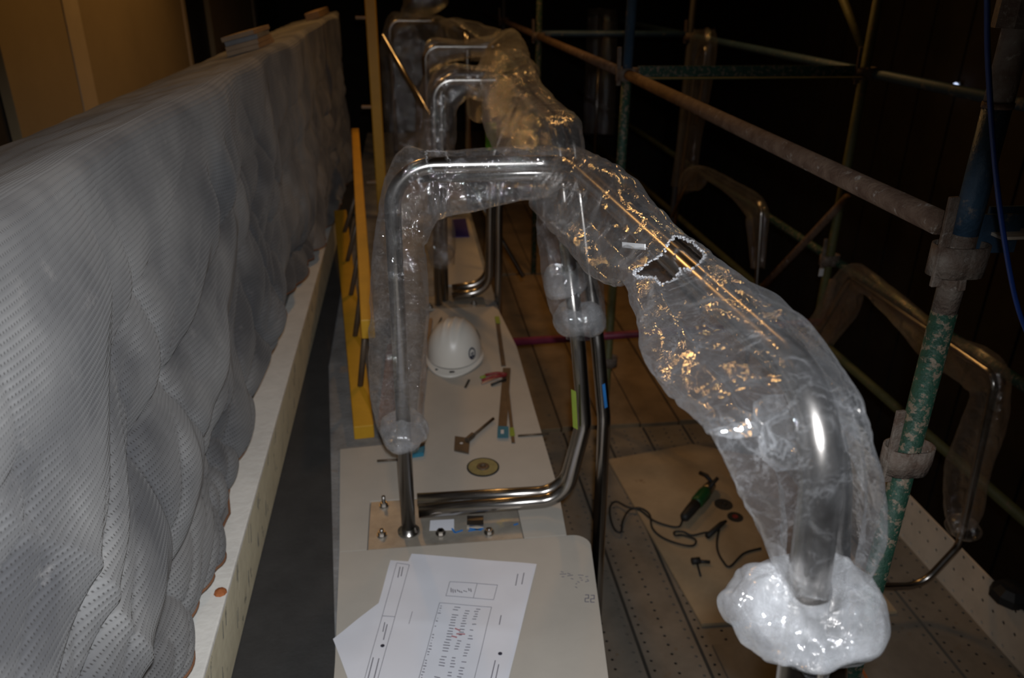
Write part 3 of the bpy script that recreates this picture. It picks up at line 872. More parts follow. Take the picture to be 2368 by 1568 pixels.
rail_part(hr3, 'outer_tube', [b3_ + [0.05, 0.3, 0], b3_ + [0.05, 0.03, 0]] + ob3, [0.09, 0.2, 0.1, 0.1])
band(hr3, *PY([(1135, 285), (1136, 345)], Yc - 0.01), 'limegreen', TR + .006)

# ---- fourth handrail, far
d1t = on_y(900, 48, Y_4); d2_ = on_y(1015, 42, Y_4); d2_[2] = d1t[2]
d3_ = d2_ + np.array([0.12, -1.7, 0])
d1b = np.array([d1t[0], Y_4, SLAB - 0.01])
hr4 = thing('handrail', 'farthest stainless handrail, mostly hidden by bagged plastic', 'handrail', d1b)
rail_part(hr4, 'inner_tube', [d1b, d1t, d2_, d3_, d3_ - [0, 0, d3_[2] - SLAB + .01]], [0.09, 0.08, 0.09])
e0 = on_y(886, 82, 5.3); e1 = on_y(972, 230, 5.0)
own('steel_rod', tube_me([e0, e1, e1 + (e1 - e0) / (e0[2] - e1[2]) * (e1[2] - SLAB)], 0.013, 12), 'steel', 'thin steel rod leaning in front of the bagged plastic', 'rod', smooth=True)

# ---- handrails beyond the scaffold
RX = TX - 0.10
def PX_(pts, X): return [on_x(x, y, X) for x, y in pts]
r1 = PX_([(1880, 790), (1966, 642), (2304, 872), (2218, 1262)], RX)
ye = r1[-1][1]
r1 += PY([(2132, 1354), (2030, 1357), (1905, 1357)], ye)
rt = thing('handrail', 'plastic-wrapped handrail by the toe board with its bare end bent along the deck', 'handrail', (r1[-1][0], ye, 0))
r1.append(np.array([r1[-1][0] - 0.0, ye, 0.0145]))
rail_part(rt, 'tube', r1, [0.06, 0.06, 0.12, 0.12, 0.1, 0.05], 0.0155, 0.003)
part('foot_stay', tube_me([r1[0], np.array([r1[0][0], r1[0][1], 0.005])], 0.0155, 14), 'steel', rt, True)
r2 = PX_([(1555, 500), (1588, 425), (1620, 392), (1762, 472), (1748, 690)], RX)
r2.append(np.array([r2[-1][0], r2[-1][1], 0.005]))
rt2 = thing('handrail', 'plastic-wrapped handrail between the rusty ledger and its second standard', 'handrail', r2[-1])
rail_part(rt2, 'tube', r2, [0.06, 0.06, 0.08, 0.03], 0.0155, 0.003)
RX3 = RX + 0.085
r3 = PX_([(1612, 130), (1570, 452)], RX3); r3b = PX_([(1636, 90), (1612, 285)], RX3)
rt3 = thing('handrail', 'tall plastic-wrapped handrail upright standing behind the green plank transom', 'handrail', np.array([r3[1][0], r3[1][1], 0]))
r3d = (r3[1] - r3[0]) / (r3[0][2] - r3[1][2])
rail_part(rt3, 'tube', [r3[1] + r3d * r3[1][2] + [0, 0, .004], r3[0], r3b[0], r3b[1]], [0.05, 0.05], 0.0155, 0.003)
r4 = PX_([(1388, 40), (1378, 300)], RX)
rt4 = thing('handrail', 'far plastic-wrapped handrail upright beside the green standard', 'handrail', np.array([r4[1][0], r4[1][1], 0]))
r4d = (r4[1] - r4[0]) / (r4[0][2] - r4[1][2])
rail_part(rt4, 'tube', [r4[1] + r4d * r4[1][2] + [0, 0, .004], r4[0]], [], 0.0155, 0.003)

# ================================================================== PLASTIC SLEEVES
def catmull(A, n):
    A = np.asarray(A, float); m = len(A)
    t = np.linspace(0, m - 1, n)
    i = np.clip(np.floor(t).astype(int), 0, m - 2); f = (t - i)[:, None]
    P = lambda k: A[np.clip(k, 0, m - 1)]
    p0, p1, p2, p3 = P(i - 1), P(i), P(i + 1), P(i + 2)
    return 0.5 * ((2 * p1) + (-p0 + p2) * f + (2 * p0 - 5 * p1 + 4 * p2 - p3) * f ** 2 + (-p0 + 3 * p1 - 3 * p2 + p3) * f ** 3)
def point_in(poly, P):
    x, y = P[..., 0], P[..., 1]
    ins = np.zeros(x.shape, bool)
    n = len(poly)
    for a in range(n):
        x1, y1 = poly[a]; x2, y2 = poly[(a + 1) % n]
        c = ((y1 > y) != (y2 > y)) & (x < (x2 - x1) * (y - y1) / (y2 - y1 + 1e-9) + x1)
        ins ^= c
    return ins
def sleeve_me(stations, nr, ns, amp, scale, seed, vr=0.45, holes=None, expo=2.6, edge=0.0, inside=(), margin=0.0035, reach=0.07):
    """stations: (L, R[, depth ratio]) 3-D points on either side of the tube; rings through them"""
    L = catmull([s[0] for s in stations], nr); R = catmull([s[1] for s in stations], nr)
    v = catmull([[s[2] if len(s) > 2 else vr] for s in stations], nr)[:, 0]
    C = (L + R) / 2; U = (R - L) / 2
    T = np.gradient(C, axis=0); T /= np.linalg.norm(T, axis=1)[:, None] + 1e-9
    Vv = np.cross(T, U)
    ln = np.linalg.norm(Vv, axis=1)[:, None] + 1e-9
    Vv = Vv / ln * np.linalg.norm(U, axis=1)[:, None] * v[:, None]
    th = np.linspace(0, 2 * np.pi, ns, endpoint=False)
    ce = np.sign(np.cos(th)) * np.abs(np.cos(th)) ** (2 / expo); se = np.sign(np.sin(th)) * np.abs(np.sin(th)) ** (2 / expo)
    P = C[:, None, :] + U[:, None, :] * ce[None, :, None] + Vv[:, None, :] * se[None, :, None]
    Nn = P - C[:, None, :]
    Nn /= np.linalg.norm(Nn, axis=2)[..., None] + 1e-9
    s_ = np.concatenate([[0], np.cumsum(np.linalg.norm(np.diff(C, axis=0), axis=1))])
    lu = np.linalg.norm(U, axis=1)[:, None]
    Q = np.stack([lu * ce[None, :], lu * v[:, None] * se[None, :], np.repeat(s_[:, None], ns, 1) * 0.33], -1)
    c1 = crumple(Q, scale * 1.15, seed)
    c2 = crumple(P, scale * 0.5, seed + 5, 6)
    fac = amp * (0.95 * c1 + 0.30 * c2)
    # lengthwise gathers
    gath = 0.08 * amp * np.sin(th * 9 + 3 * pnoise(np.stack([C[:, 0] * 5, C[:, 1] * 5, C[:, 2] * 5], -1))[:, None] * 2)
    P = P + Nn * (fac + gath)[..., None]
    # the film goes round the tubes it wraps: each ray from the ring centre must end outside them
    if inside:
        dense = []
        for pth, rt_ in inside:
            for a_, b_ in zip(pth[:-1], pth[1:]):
                m_ = max(1, int(np.linalg.norm(b_ - a_) / 0.004))
                tg_ = (b_ - a_) / (np.linalg.norm(b_ - a_) + 1e-9)
                dense += [np.concatenate([a_ + (b_ - a_) * i / m_, [rt_], tg_]) for i in range(m_)]
        dense = np.array(dense)
        r0 = ((P - C[:, None, :]) * Nn).sum(2)
        ext = np.zeros_like(r0)
        for i in range(nr):
            rmax = r0[i].max() + reach
            near_ = dense[np.linalg.norm(dense[:, :3] - C[i], axis=1) < rmax + 0.05]
            near_ = near_[np.abs((near_[:, :3] - C[i]) @ T[i]) < 0.03] if len(near_) else near_
            near_ = near_[np.abs(near_[:, 4:7] @ T[i]) > 0.6] if len(near_) else near_
            if not len(near_):
                continue
            rs = np.arange(0.0, rmax, 0.003)
            X = C[i] + Nn[i][:, None, :] * rs[None, :, None]
            # distance to the nearest tube axis
            d2 = ((X ** 2).sum(-1)[..., None] - 2 * X @ near_[:, :3].T + (near_[:, :3] ** 2).sum(1))
            hit = (d2 < (near_[:, 3] + margin) ** 2).any(-1) & (rs[None, :] < r0[i][:, None] + reach)
            far_ = np.where(hit.any(1), rs[hit.shape[1] - 1 - hit[:, ::-1].argmax(1)] + 0.003, -1)
            ext[i] = np.maximum(0, far_ - r0[i])
        for k in range(2):
            e2 = ext.copy()
            for sh in (-1, 1):
                e2 = np.maximum(e2, np.roll(ext, sh, 1))
                e2[1:-1] = np.maximum(e2[1:-1], ext[1 + sh:nr - 1 + sh])
            ext = e2
        for k in range(8):
            bl = (ext + np.roll(ext, 1, 1) + np.roll(ext, -1, 1)) / 3
            bl[1:-1] = (bl[:-2] + bl[1:-1] + bl[2:]) / 3
            ext = np.maximum(ext, bl)
        P = P + Nn * ext[..., None]
        # folds left inside a tube at the tight turns are pressed out to its surface
        flat_ = P.reshape(-1, 3)
        for k in range(6):
            moved = 0
            for j0 in range(0, len(flat_), 4000):
                q = flat_[j0:j0 + 4000]
                lo_, hi_ = q.min(0) - 0.04, q.max(0) + 0.04
                nb = dense[((dense[:, :3] > lo_) & (dense[:, :3] < hi_)).all(1)]
                if not len(nb):
                    continue
                dd2 = (q ** 2).sum(1)[:, None] - 2 * q @ nb[:, :3].T + (nb[:, :3] ** 2).sum(1)
                j = dd2.argmin(1); dd1 = np.sqrt(np.maximum(dd2[np.arange(len(q)), j], 1e-12))
                need = nb[j, 3] + 0.004 - dd1
                m_ = need > 0
                if m_.any():
                    q[m_] += (q[m_] - nb[j[m_], :3]) / dd1[m_][:, None] * need[m_][:, None]
                    moved += m_.sum()
            P = flat_.reshape(P.shape)
            if not moved:
                break
            # ease the neighbours of the pressed folds
            sm = P.copy()
            sm[1:-1] = 0.5 * P[1:-1] + 0.125 * (P[:-2] + P[2:] + np.roll(P, 1, 1)[1:-1] + np.roll(P, -1, 1)[1:-1])
            dmin = np.full(len(flat_), 1.0)
            for j0 in range(0, len(flat_), 4000):
                q = flat_[j0:j0 + 4000]
                lo_, hi_ = q.min(0) - 0.06, q.max(0) + 0.06
                nb = dense[((dense[:, :3] > lo_) & (dense[:, :3] < hi_)).all(1)]
                if len(nb):
                    dmin[j0:j0 + 4000] = np.sqrt(np.maximum(((q ** 2).sum(1)[:, None] - 2 * q @ nb[:, :3].T + (nb[:, :3] ** 2).sum(1)).min(1), 0))
            w_ = (dmin.reshape(P.shape[:2]) < 0.034) & (k < 5)
            P = np.where(w_[..., None], sm, P)
            flat_ = P.reshape(-1, 3)
    # wavy open ends
    for e, s in ((0, 1), (nr - 1, -1)):
        for k in range(6):
            w = (1 - k / 6)
            P[e + s * k] += T[e] * (edge * w * pnoise(np.stack([np.cos(th) * 1.5, np.sin(th) * 1.5, th * 0 + seed], -1)))[:, None]
    idx = np.arange(nr * ns).reshape(nr, ns)
    nx = np.roll(idx, -1, axis=1)
    Fc = np.stack([idx[:-1], nx[:-1], nx[1:], idx[1:]], -1).reshape(-1, 4)
    torn = None
    if holes:
        cen = P.reshape(-1, 3)[Fc].mean(1)
        px = project(cen)
        jit = 9 * crumple(cen, 0.05, seed + 9)
        px = px + np.stack([jit, -jit], -1)
        a = P.reshape(-1, 3)
        fn = np.cross(a[Fc[:, 1]] - a[Fc[:, 0]], a[Fc[:, 3]] - a[Fc[:, 0]])
        ctr = np.repeat(C[:-1], ns, axis=0)
        outw = ((cen - ctr) * (CAM - cen)).sum(1) > 0
        kill = np.zeros(len(Fc), bool)
        for poly, both in holes:
            h = point_in(poly, px)
            kill |= h if both else (h & outw)
        # ragged rim left round each hole
        dead = Fc[kill]; live = Fc[~kill]
        if len(dead):
            def edges(A):
                e = np.concatenate([A[:, [0, 1]], A[:, [1, 2]], A[:, [2, 3]], A[:, [3, 0]]])
                return set(map(tuple, np.sort(e, 1).tolist()))
            rimE = edges(dead) & edges(live)
            PP = P.reshape(-1, 3)
            ms = []
            rg_ = random.Random(seed)
            for (i0, i1) in rimE:
                a_, b_ = PP[i0], PP[i1]
                j_ = np.array([rg_.uniform(-.0015, .0015) for _ in range(3)])
                ms.append(tube_me([a_ + j_, (a_ + b_) / 2 + j_ * 1.5, b_ + j_], [rg_.uniform(.0006, .0024), rg_.uniform(.0006, .002), rg_.uniform(.0006, .0024)], 5))
            torn = joinme(ms) if ms else None
        Fc = live
    TORN.append(torn)
    return mesh_of('film', P.reshape(-1, 3), Fc)
TORN = []
def axis_at(c, tubes, k=0):
    """point on the axis of tube k nearest to c"""
    pth = tubes[k][0]
    q = [a + (b - a) * f for a, b in zip(pth[:-1], pth[1:]) for f in np.linspace(0, 1, 40)]
    return min(q, key=lambda p: np.linalg.norm(p - np.array(c)))
def cuff_me(center, axis, Rm, rm, amp, seed, squash=1.0, nu=120, nv=56, shape=None, core=0.0235):
    """bunched-up roll of film round a tube"""
    ax = np.array(axis, float); ax /= np.linalg.norm(ax)
    a = np.cross(ax, [0, 1, 0.1]); a /= np.linalg.norm(a); b = np.cross(ax, a)
    u = np.linspace(0, 2 * np.pi, nu, endpoint=False)[:, None]; v = np.linspace(0, 2 * np.pi, nv, endpoint=False)[None, :]
    rr = rm * (1 + 0.16 * np.sin(2 * u + seed) + 0.1 * np.sin(3 * u + 2 * seed))
    rad = np.maximum(Rm + rr * np.cos(v), core + 0.0005 * np.cos(3 * v))
    dirn = np.cos(u)[..., None] * a + np.sin(u)[..., None] * b
    P = np.array(center) + rad[..., None] * dirn + (rr * squash * np.sin(v))[..., None] * ax
    if shape is not None:
        P = P + shape(u, v)
    N_ = np.cos(v)[..., None] * dirn + np.sin(v)[..., None] * ax
    d = amp * (1.0 * crumple(P, rm * 2.4, seed, 6) + 0.40 * crumple(np.stack([P @ a, P @ b, (P @ ax) * 0.6], -1), rm * 1.1, seed + 3, 5))
    P = P + N_ * (d * np.clip((rad - core) / 0.01, 0, 1))[..., None]
    idx = np.arange(nu * nv).reshape(nu, nv)
    n1 = np.roll(idx, -1, 0); n2 = np.roll(idx, -1, 1); n12 = np.roll(n1, -1, 1)
    Fc = np.stack([idx, n1, n12, n2], -1).reshape(-1, 4)
    return mesh_of('cuff', P.reshape(-1, 3), Fc)
def LRy(pairs, Y):
    out = []
    for p in pairs:
        Yk = Y if len(p) < 4 or p[3] is None else p[3]
        s = (on_y(*p[0], Yk), on_y(*p[1], Yk))
        out.append(s + ((p[2],) if len(p) > 2 and p[2] else ()))
    return out

# ---- sleeve over the first upright and cross rail
Ym = Y_1 + 0.012
st = LRy([((893, 1035), (968, 1035), 0.7), ((868, 975), (978, 970), 0.6), ((856, 900), (982, 900), 0.55), ((853, 760), (990, 760), 0.5), ((857, 620), (994, 640), 0.5),
          ((868, 510), (985, 575), 0.5), ((880, 440), (992, 560), 0.5), ((905, 375), (1000, 530), 0.5), ((940, 338), (1018, 506), 0.5),
          ((985, 345), (1050, 497), 0.48), ((1060, 345), (1095, 490), 0.45), ((1150, 338), (1155, 478), 0.45), ((1215, 340), (1208, 464), 0.5), ((1268, 341), (1250, 462), 0.5, 2.0), ((1316, 346), (1280, 440), 0.55, 1.96), ((1340, 351), (1300, 428), 0.6, 1.905)], Ym)
hole1 = [(985, 352), (1030, 352), (1042, 372), (1030, 398), (1005, 400), (985, 372)]
sl1 = thing('plastic_sleeve', 'clear crumpled plastic sleeve on the first handrail upright and cross rail', 'plastic sleeve', p1b + [0, 0, 0.2])
part('film', sleeve_me(st, 260, 96, 0.016, 0.085, 3, holes=[(hole1, False)], edge=0.012, inside=TUBES[hr1.name], reach=0.09, margin=0.003), 'film_mid', sl1, True)
if TORN[-1]: part('torn_rim', TORN[-1], 'film_thick', sl1, True)['kind'] = 'stuff'
cc = axis_at(on_y(927, 1005, Y_1), TUBES[hr1.name])
part('bunched_cuff', cuff_me(cc, (0.05, 0, 1), 0.040, 0.034, 0.018, 5, 1.25), 'film_thick', sl1, True)

# ---- sleeve over the long rail and near upright
def rail_y(px, py):
    # rail point nearest to the pixel, by its image x along p2->p3
    best = None
    for f in np.linspace(0, 1, 400):
        q = p2 + (p3 - p2) * f
        e = abs(project(q)[0] - px)
        if best is None or e < best[0]:
            best = (e, q)
    return best[1][1]
S2 = [((1318, 362), (1238, 492), (1350, 338), 0.45), ((1400, 430), (1312, 565), (1428, 384), 0.42), ((1480, 500), (1388, 655), (1510, 468), 0.4),
      ((1550, 565), (1436, 650), (1596, 545), 0.38), ((1640, 650), (1474, 735), (1690, 622), 0.36), ((1730, 738), (1497, 815), (1800, 712), 0.36),
      ((1800, 805), (1545, 893), (1866, 770), 0.38), ((1868, 870), (1612, 936), (1930, 862), 0.40)]
st = []
for c, l, r_, v in S2:
    y = min(rail_y(*c), 1.92)
    st.append((on_y(*l, y), on_y(*r_, y), v))
Yv = Yn - 0.005
st += LRy([((1652, 990), (1978, 955), 0.40), ((1688, 1080), (2010, 1060), 0.42), ((1724, 1170), (2028, 1155), 0.45), ((1762, 1262), (2031, 1250), 0.45), ((1790, 1345), (1995, 1340), 0.45)], Yv)
tear = [(1462, 632), (1530, 590), (1548, 562), (1560, 545), (1588, 552), (1632, 590), (1622, 604), (1600, 622), (1578, 622), (1562, 642), (1530, 655), (1505, 640), (1485, 640)]
sl2 = thing('plastic_sleeve', 'large torn clear plastic sleeve bagging around the long rail nearest the papers', 'plastic sleeve', p4)
part('film', sleeve_me(st, 420, 150, 0.021, 0.12, 21, holes=[(tear, False)], edge=0.015, inside=TUBES[hr1.name], reach=0.065, margin=0.008), 'film', sl2, True)
film2 = sl2.children[0]
if TORN[-1]: part('torn_rim', TORN[-1], 'film_thick', sl2, True)['kind'] = 'stuff'
cn = axis_at(on_y(1858, 1392, Yv), TUBES[hr1.name])
part('bunched_cuff', cuff_me(cn, (dn[0], dn[1], -1), 0.045, 0.036, 0.023, 8, 1.05, 200, 96), 'film_thick', sl2, True)
part('lower_frill', sleeve_me(LRy([((1740, 1400), (2000, 1400), .7), ((1760, 1460), (1990, 1470), .7), ((1790, 1492), (1965, 1496), .6), ((1800, 1505), (1935, 1512), .5)], Yv), 40, 80, 0.012, 0.06, 31, edge=0.02, inside=TUBES[hr1.name]), 'film', sl2, True)
fv = np.array([v.co[:] for v in film2.data.vertices]) + np.array(sl2.location)
fp = project(fv)
def film_pt(px, py):
    m_ = np.hypot(fp[:, 0] - px, fp[:, 1] - py) < 7
    q = fv[m_]
    q = q[np.argmin(np.linalg.norm(q - CAM, axis=1))]
    return q + (CAM - q) / np.linalg.norm(CAM - q) * 0.002
part('tape_strip', oriented_box_me(film_pt(1434, 565), film_pt(1490, 566), 0.0015, 0.009, name='tp'), 'tape', sl2)

# ---- second handrail sleeves
st = LRy([((1118, 215), (1215, 120), 0.5, 3.75), ((1120, 275), (1252, 190), 0.45, 3.2), ((1135, 330), (1300, 262), 0.42, 2.7), ((1190, 352), (1342, 322), 0.42, 2.36), ((1228, 400), (1348, 372), 0.4, 2.24),
          ((1240, 480), (1325, 470), 0.5, 2.175), ((1244, 560), (1340, 545), 0.5, 2.16), ((1252, 640), (1372, 630), 0.5), ((1268, 705), (1390, 700), 0.5), ((1300, 770), (1375, 765), .5)], 2.13)
sl3 = thing('plastic_sleeve', 'clear plastic sleeve bunched into a lump on the upright behind the long rail', 'plastic sleeve', on_y(1335, 790, 2.05))
part('film', sleeve_me(st, 260, 90, 0.014, 0.08, 41, edge=0.02, inside=TUBES[hr2.name], reach=0.12), 'film_mid', sl3, True)
part('bunched_cuff', cuff_me(axis_at(on_y(1337, 738, 2.10), TUBES[hr2.name], 1) + np.array([0.012, 0.02, 0]), (0.1, 0, -1), 0.036, 0.038, 0.014, 13, 1.2, core=0.004), 'film_thick', sl3, True)
part('bunched_cuff', cuff_me(axis_at(on_y(1300, 655, 2.14), TUBES[hr2.name], 1) + np.array([-0.012, 0.02, 0]), (0.1, 0, -1), 0.030, 0.032, 0.013, 15, 1.4, core=0.004), 'film_thick', sl3, True)
st = LRy([((1000, 615), (1048, 612), .7), ((985, 560), (1052, 560), .6), ((975, 470), (1042, 470), .6), ((966, 380), (1046, 390), .6), ((975, 290), (1052, 300), .6), ((985, 215), (1056, 255), .6), ((1005, 165), (1070, 235), .6), ((1045, 146), (1085, 225), .6), ((1085, 150), (1105, 235), .6), ((1150, 152), (1150, 240), .6)], Y_2 + .02)
sl4 = thing('plastic_sleeve', 'dull plastic sleeve on the second handrail upright and cross rail', 'plastic sleeve', a1b + [0, 0, .3])
part('film', sleeve_me(st, 240, 90, 0.02, 0.09, 51, edge=0.03, inside=TUBES[hr2.name], margin=0.005), 'film_far', sl4, True)
part('bunched_cuff', cuff_me(on_y(1024, 588, Y_2), (0, 0, 1), 0.035, 0.035, 0.016, 17, 1.2, 80, 36), 'film_warm', sl4, True)
# ---- third and fourth
st = LRy([((1085, 270), (1225, 150), .5, 3.95), ((1100, 200), (1222, 118), .5, 4.5), ((1120, 150), (1205, 85), .5, 5.0), ((1135, 130), (1180, 72), .5, 5.6), ((1060, 140), (1080, 92), .6), ((1000, 165), (985, 95), .6), ((965, 220), (1010, 230), .5), ((960, 330), (1025, 330), .5)], Y_3 + .02)
sl5 = thing('plastic_sleeve', 'yellowish plastic sleeve around the third handrail rails', 'plastic sleeve', b1b + [0, 0, .6])
part('film', sleeve_me(st, 260, 100, 0.022, 0.11, 61, edge=0.03, inside=TUBES[hr3.name], margin=0.006, reach=0.14), 'film_far', sl5, True)
st = LRy([((905, 470), (985, 430), .4), ((895, 330), (990, 330), .4), ((885, 200), (1000, 240), .4), ((880, 95), (1000, 170), .35), ((905, 30), (1010, 150), .35), ((975, 34), (1030, 140), .35, 7.35), ((1060, 44), (1075, 140), .35, 6.7), ((1165, 72), (1140, 140), .35, 5.95)], 7.45)
sl6 = thing('plastic_sleeve', 'wide bag of far plastic sheeting behind the leaning steel rod', 'plastic sleeve', (on_y(930, 470, 6.5)))
part('film', sleeve_me(st, 240, 100, 0.05, 0.2, 71, edge=0.05, inside=TUBES[hr4.name], margin=0.006, reach=0.14), 'film_far', sl6, True)
part('film_tail', sleeve_me(LRy([((925, 40), (985, 42), .5), ((930, 5), (1035, 10), .5), ((940, -40), (1030, -45), .5)], 7.2), 60, 40, 0.05, 0.2, 77, edge=0.04), 'film_warm', sl6, True)

# ---- sleeves beyond the scaffold
def LRx(pairs, X): return [(on_x(*p[0], X), on_x(*p[1], X)) + ((p[2],) if len(p) > 2 else ()) for p in pairs]
f_a = LRx([((1855, 790), (1915, 800)), ((1905, 700), (1968, 735)), ((1935, 640), (1985, 700)), ((1985, 612), (2000, 680)), ((2090, 690), (2060, 740)), ((2190, 770), (2150, 840)), ((2270, 800), (2215, 880)), ((2318, 850), (2238, 900)), ((2325, 920), (2248, 915)), ((2312, 1010), (2225, 990)), ((2280, 1100), (2195, 1080)), ((2265, 1180), (2192, 1180)), ((2245, 1235), (2205, 1232))], RX)
s7 = thing('plastic_sleeve', 'plastic sleeve clinging to the wrapped handrail by the toe board', 'plastic sleeve', r1[3])
part('film', sleeve_me(f_a, 220, 56, 0.014, 0.09, 81, vr=0.45, edge=0.02, inside=TUBES[rt.name], margin=0.005), 'film_warm', s7, True)
part('bunched_cuff', cuff_me(axis_at(on_x(2225, 1215, RX), TUBES[rt.name]), (0.1, 0.3, -1), 0.030, 0.03, 0.014, 19, 1.2, 80, 36, core=0.0175), 'film_warm', s7, True)
f_b = LRx([((1572, 452), (1596, 440)), ((1580, 410), (1612, 440)), ((1600, 385), (1628, 425)), ((1640, 388), (1636, 418)), ((1700, 420), (1690, 455)), ((1752, 450), (1728, 500)), ((1772, 490), (1730, 515)), ((1768, 560), (1735, 560)), ((1765, 620), (1740, 620))], RX)
s8 = thing('plastic_sleeve', 'plastic sleeve hanging on the handrail below the rusty ledger', 'plastic sleeve', r2[-2])
part('film', sleeve_me(f_b, 170, 56, 0.010, 0.09, 91, vr=0.3, edge=0.02, inside=TUBES[rt2.name], margin=0.005), 'film_warm', s8, True)
f_c = LRx([((1560, 430), (1600, 430)), ((1575, 330), (1612, 330)), ((1590, 220), (1632, 220)), ((1602, 110), (1648, 110)), ((1612, 68), (1645, 66))], RX3)
s9 = thing('plastic_sleeve', 'narrow plastic sleeve on the tall upright behind the green plank transom', 'plastic sleeve', r3[1])
part('film', sleeve_me(f_c, 140, 56, 0.008, 0.09, 95, vr=0.32, edge=0.02, inside=TUBES[rt3.name], margin=0.008), 'film_warm', s9, True)
f_d = LRx([((1365, 310), (1402, 310)), ((1370, 180), (1408, 180)), ((1374, 50), (1410, 50)), ((1376, 20), (1408, 20))], RX)
s10 = thing('plastic_sleeve', 'faint plastic sleeve on the far upright beside the green standard', 'plastic sleeve', r4[1])
part('film', sleeve_me(f_d, 100, 48, 0.010, 0.1, 97, vr=0.35, edge=0.03, inside=TUBES[rt4.name], margin=0.005), 'film_warm', s10, True)

# ================================================================== SCAFFOLD
SR = 0.0242
LZ = on_x(2180, 522, 1.0)[2]
s1 = on_x(2215, 600, 1.03); SX1, SY1 = s1[0], s1[1]
def coupler(t, x, y, z, side=-1, m='greyrust'):
    """pressed V cups round the standard, with a wedge pin"""
    for s in (-1, 1):
        pts = []
        for a in np.linspace(-1.9, 1.9, 14):
            pts.append((x + s * (0.012 + 0.046 * math.cos(a) * 0.95), y + 0.036 * math.sin(a)))
        V = []; Fc = []
        for (px, py) in pts:
            V += [(px, py, z - 0.03), (px, py, z + 0.03)]
        for (px, py) in pts:
            cx = x + s * 0.012
            k = 0.86
            V += [(cx + (px - cx) * k, y + (py - y) * k, z - 0.03), (cx + (px - cx) * k, y + (py - y) * k, z + 0.03)]
        n = len(pts)
        for i in range(n - 1):
            Fc.append((2 * i, 2 * i + 2, 2 * i + 3, 2 * i + 1))
            o = 2 * n
            Fc.append((o + 2 * i, o + 2 * i + 1, o + 2 * i + 3, o + 2 * i + 2))
            Fc.append((2 * i + 1, 2 * i + 3, o + 2 * i + 3, o + 2 * i + 1))
            Fc.append((2 * i, o + 2 * i, o + 2 * i + 2, 2 * i + 2))
        part('cup_pressing', mesh_of('c', V, Fc), m, t, True)
    part('wedge_pin', oriented_box_me((x - 0.043, y - 0.012, z - 0.05), (x - 0.048, y - 0.012, z + 0.125), 0.009, 0.020, (1, 0, 0), bevel=.002), m, t)

def standard(x, y, z0, z1, mats, label, couplers=(), lean=0.0):
    t = thing('scaffold_standard', label, 'scaffold post', (x, y, z0))
    for (za, zb, m) in mats:
        part('tube', tube_me([(x, y, za), (x, y, zb)], SR, 20), m, t, True)
    for z in couplers:
        coupler(t, x, y, z)
    return t
zc = on_y(2180, 600, SY1)[2]
zb_ = on_y(2060, 1060, SY1)[2]
zg_ = on_y(2165, 720, SY1)[2]
zs_ = on_y(2270, 245, SY1)[2]
zt_ = on_y(2300, 20, SY1)[2]
st1 = standard(SX1, SY1, -2.15, 4.2, [(-2.15, zg_, 'green'), (zg_, zc + 0.05, 'greyrust'), (zc + 0.05, zs_, 'blue'), (zs_, 4.2, 'greyrust')], 'near scaffold standard, blue above and green below its wedge coupler', [zc, zb_])
part('spigot_collar', tube_me([(SX1, SY1, zs_ - 0.004), (SX1, SY1, zs_ + 0.006)], SR + 0.002, 20), 'rust', st1, True)
part('top_collar', tube_me([(SX1, SY1, zt_ - 0.03), (SX1, SY1, zt_ + 0.04)], 0.042, 8), 'greyrust', st1)
part('drop_pin', oriented_box_me(on_y(2228, 632, SY1 - .03), on_y(2222, 672, SY1 - .03), 0.008, 0.014, (1, 0, 0), bevel=.002), 'greyrust', st1)

# ledger (rusty) from the near standard to the far ones
SY2, SY3 = SY1 + 2.38, SY1 + 4.75
pL0 = np.array([SX1 - 0.055, SY1 - 0.01, LZ]);
far_l = on_z(1078, 12, LZ)
LX = 1.0
pl0 = on_z(2172, 515, LZ); pl1 = on_z(1450, 172, LZ)
t = thing('scaffold_ledger', 'rusty scaffold ledger tube with pale scuffs joining the near and second standards', 'scaffold tube', pl0)
dl = (pl1 - pl0) / np.linalg.norm(pl1 - pl0)
part('tube', tube_me([pl0, pl1 - dl * (SR - .002)], SR, 20), 'rust', t, True)
part('end_blade', oriented_box_me(pl0 + np.array([0.02, 0.02, 0]), np.array([SX1 + 0.0, SY1 + 0.035, LZ - 0.01]), 0.012, 0.05, bevel=.002), 'greyrust', t)
SX2 = pl1[0]; SY2 = pl1[1]
pl2 = on_z(1246, 84, LZ)
own('scaffold_ledger', tube_me([pl1 + dl * (SR - .002), pl2 - dl * (SR - .002)], SR, 16), 'rust', 'scaffold ledger tube joining the second and green standards', 'scaffold tube', smooth=True, base=pl1)
pl3 = pl2 + (pl2 - pl1) / np.linalg.norm(pl2 - pl1) * 4.5
own('scaffold_ledger', tube_me([pl2 + dl * (SR - .002), pl3], SR, 12), 'rust', 'far scaffold ledger tube beyond the green standard', 'scaffold tube', smooth=True, base=pl2)
st2 = standard(SX2, SY2, -2.15, 4.2, [(-2.15, 1.2, 'olive'), (1.2, 2.0, 'green'), (2.0, 4.2, 'blue')], 'second scaffold standard where the maroon transom crosses', [LZ, on_y(1418, 835, SY2)[2]])
SX3, SY3 = pl2[0], pl2[1]
st3 = standard(SX3, SY3, -2.15, 4.2, [(-2.15, 4.2, 'green')], 'slim green scaffold standard far down the corridor', [LZ])
st4 = standard(SX3 + dl[0] / dl[1] * 2.4 - 2 * SR + .002, SY3 + 2.4, -2.15, 4.2, [(-2.15, 4.2, 'dark')], 'farthest dark scaffold standard', [LZ])
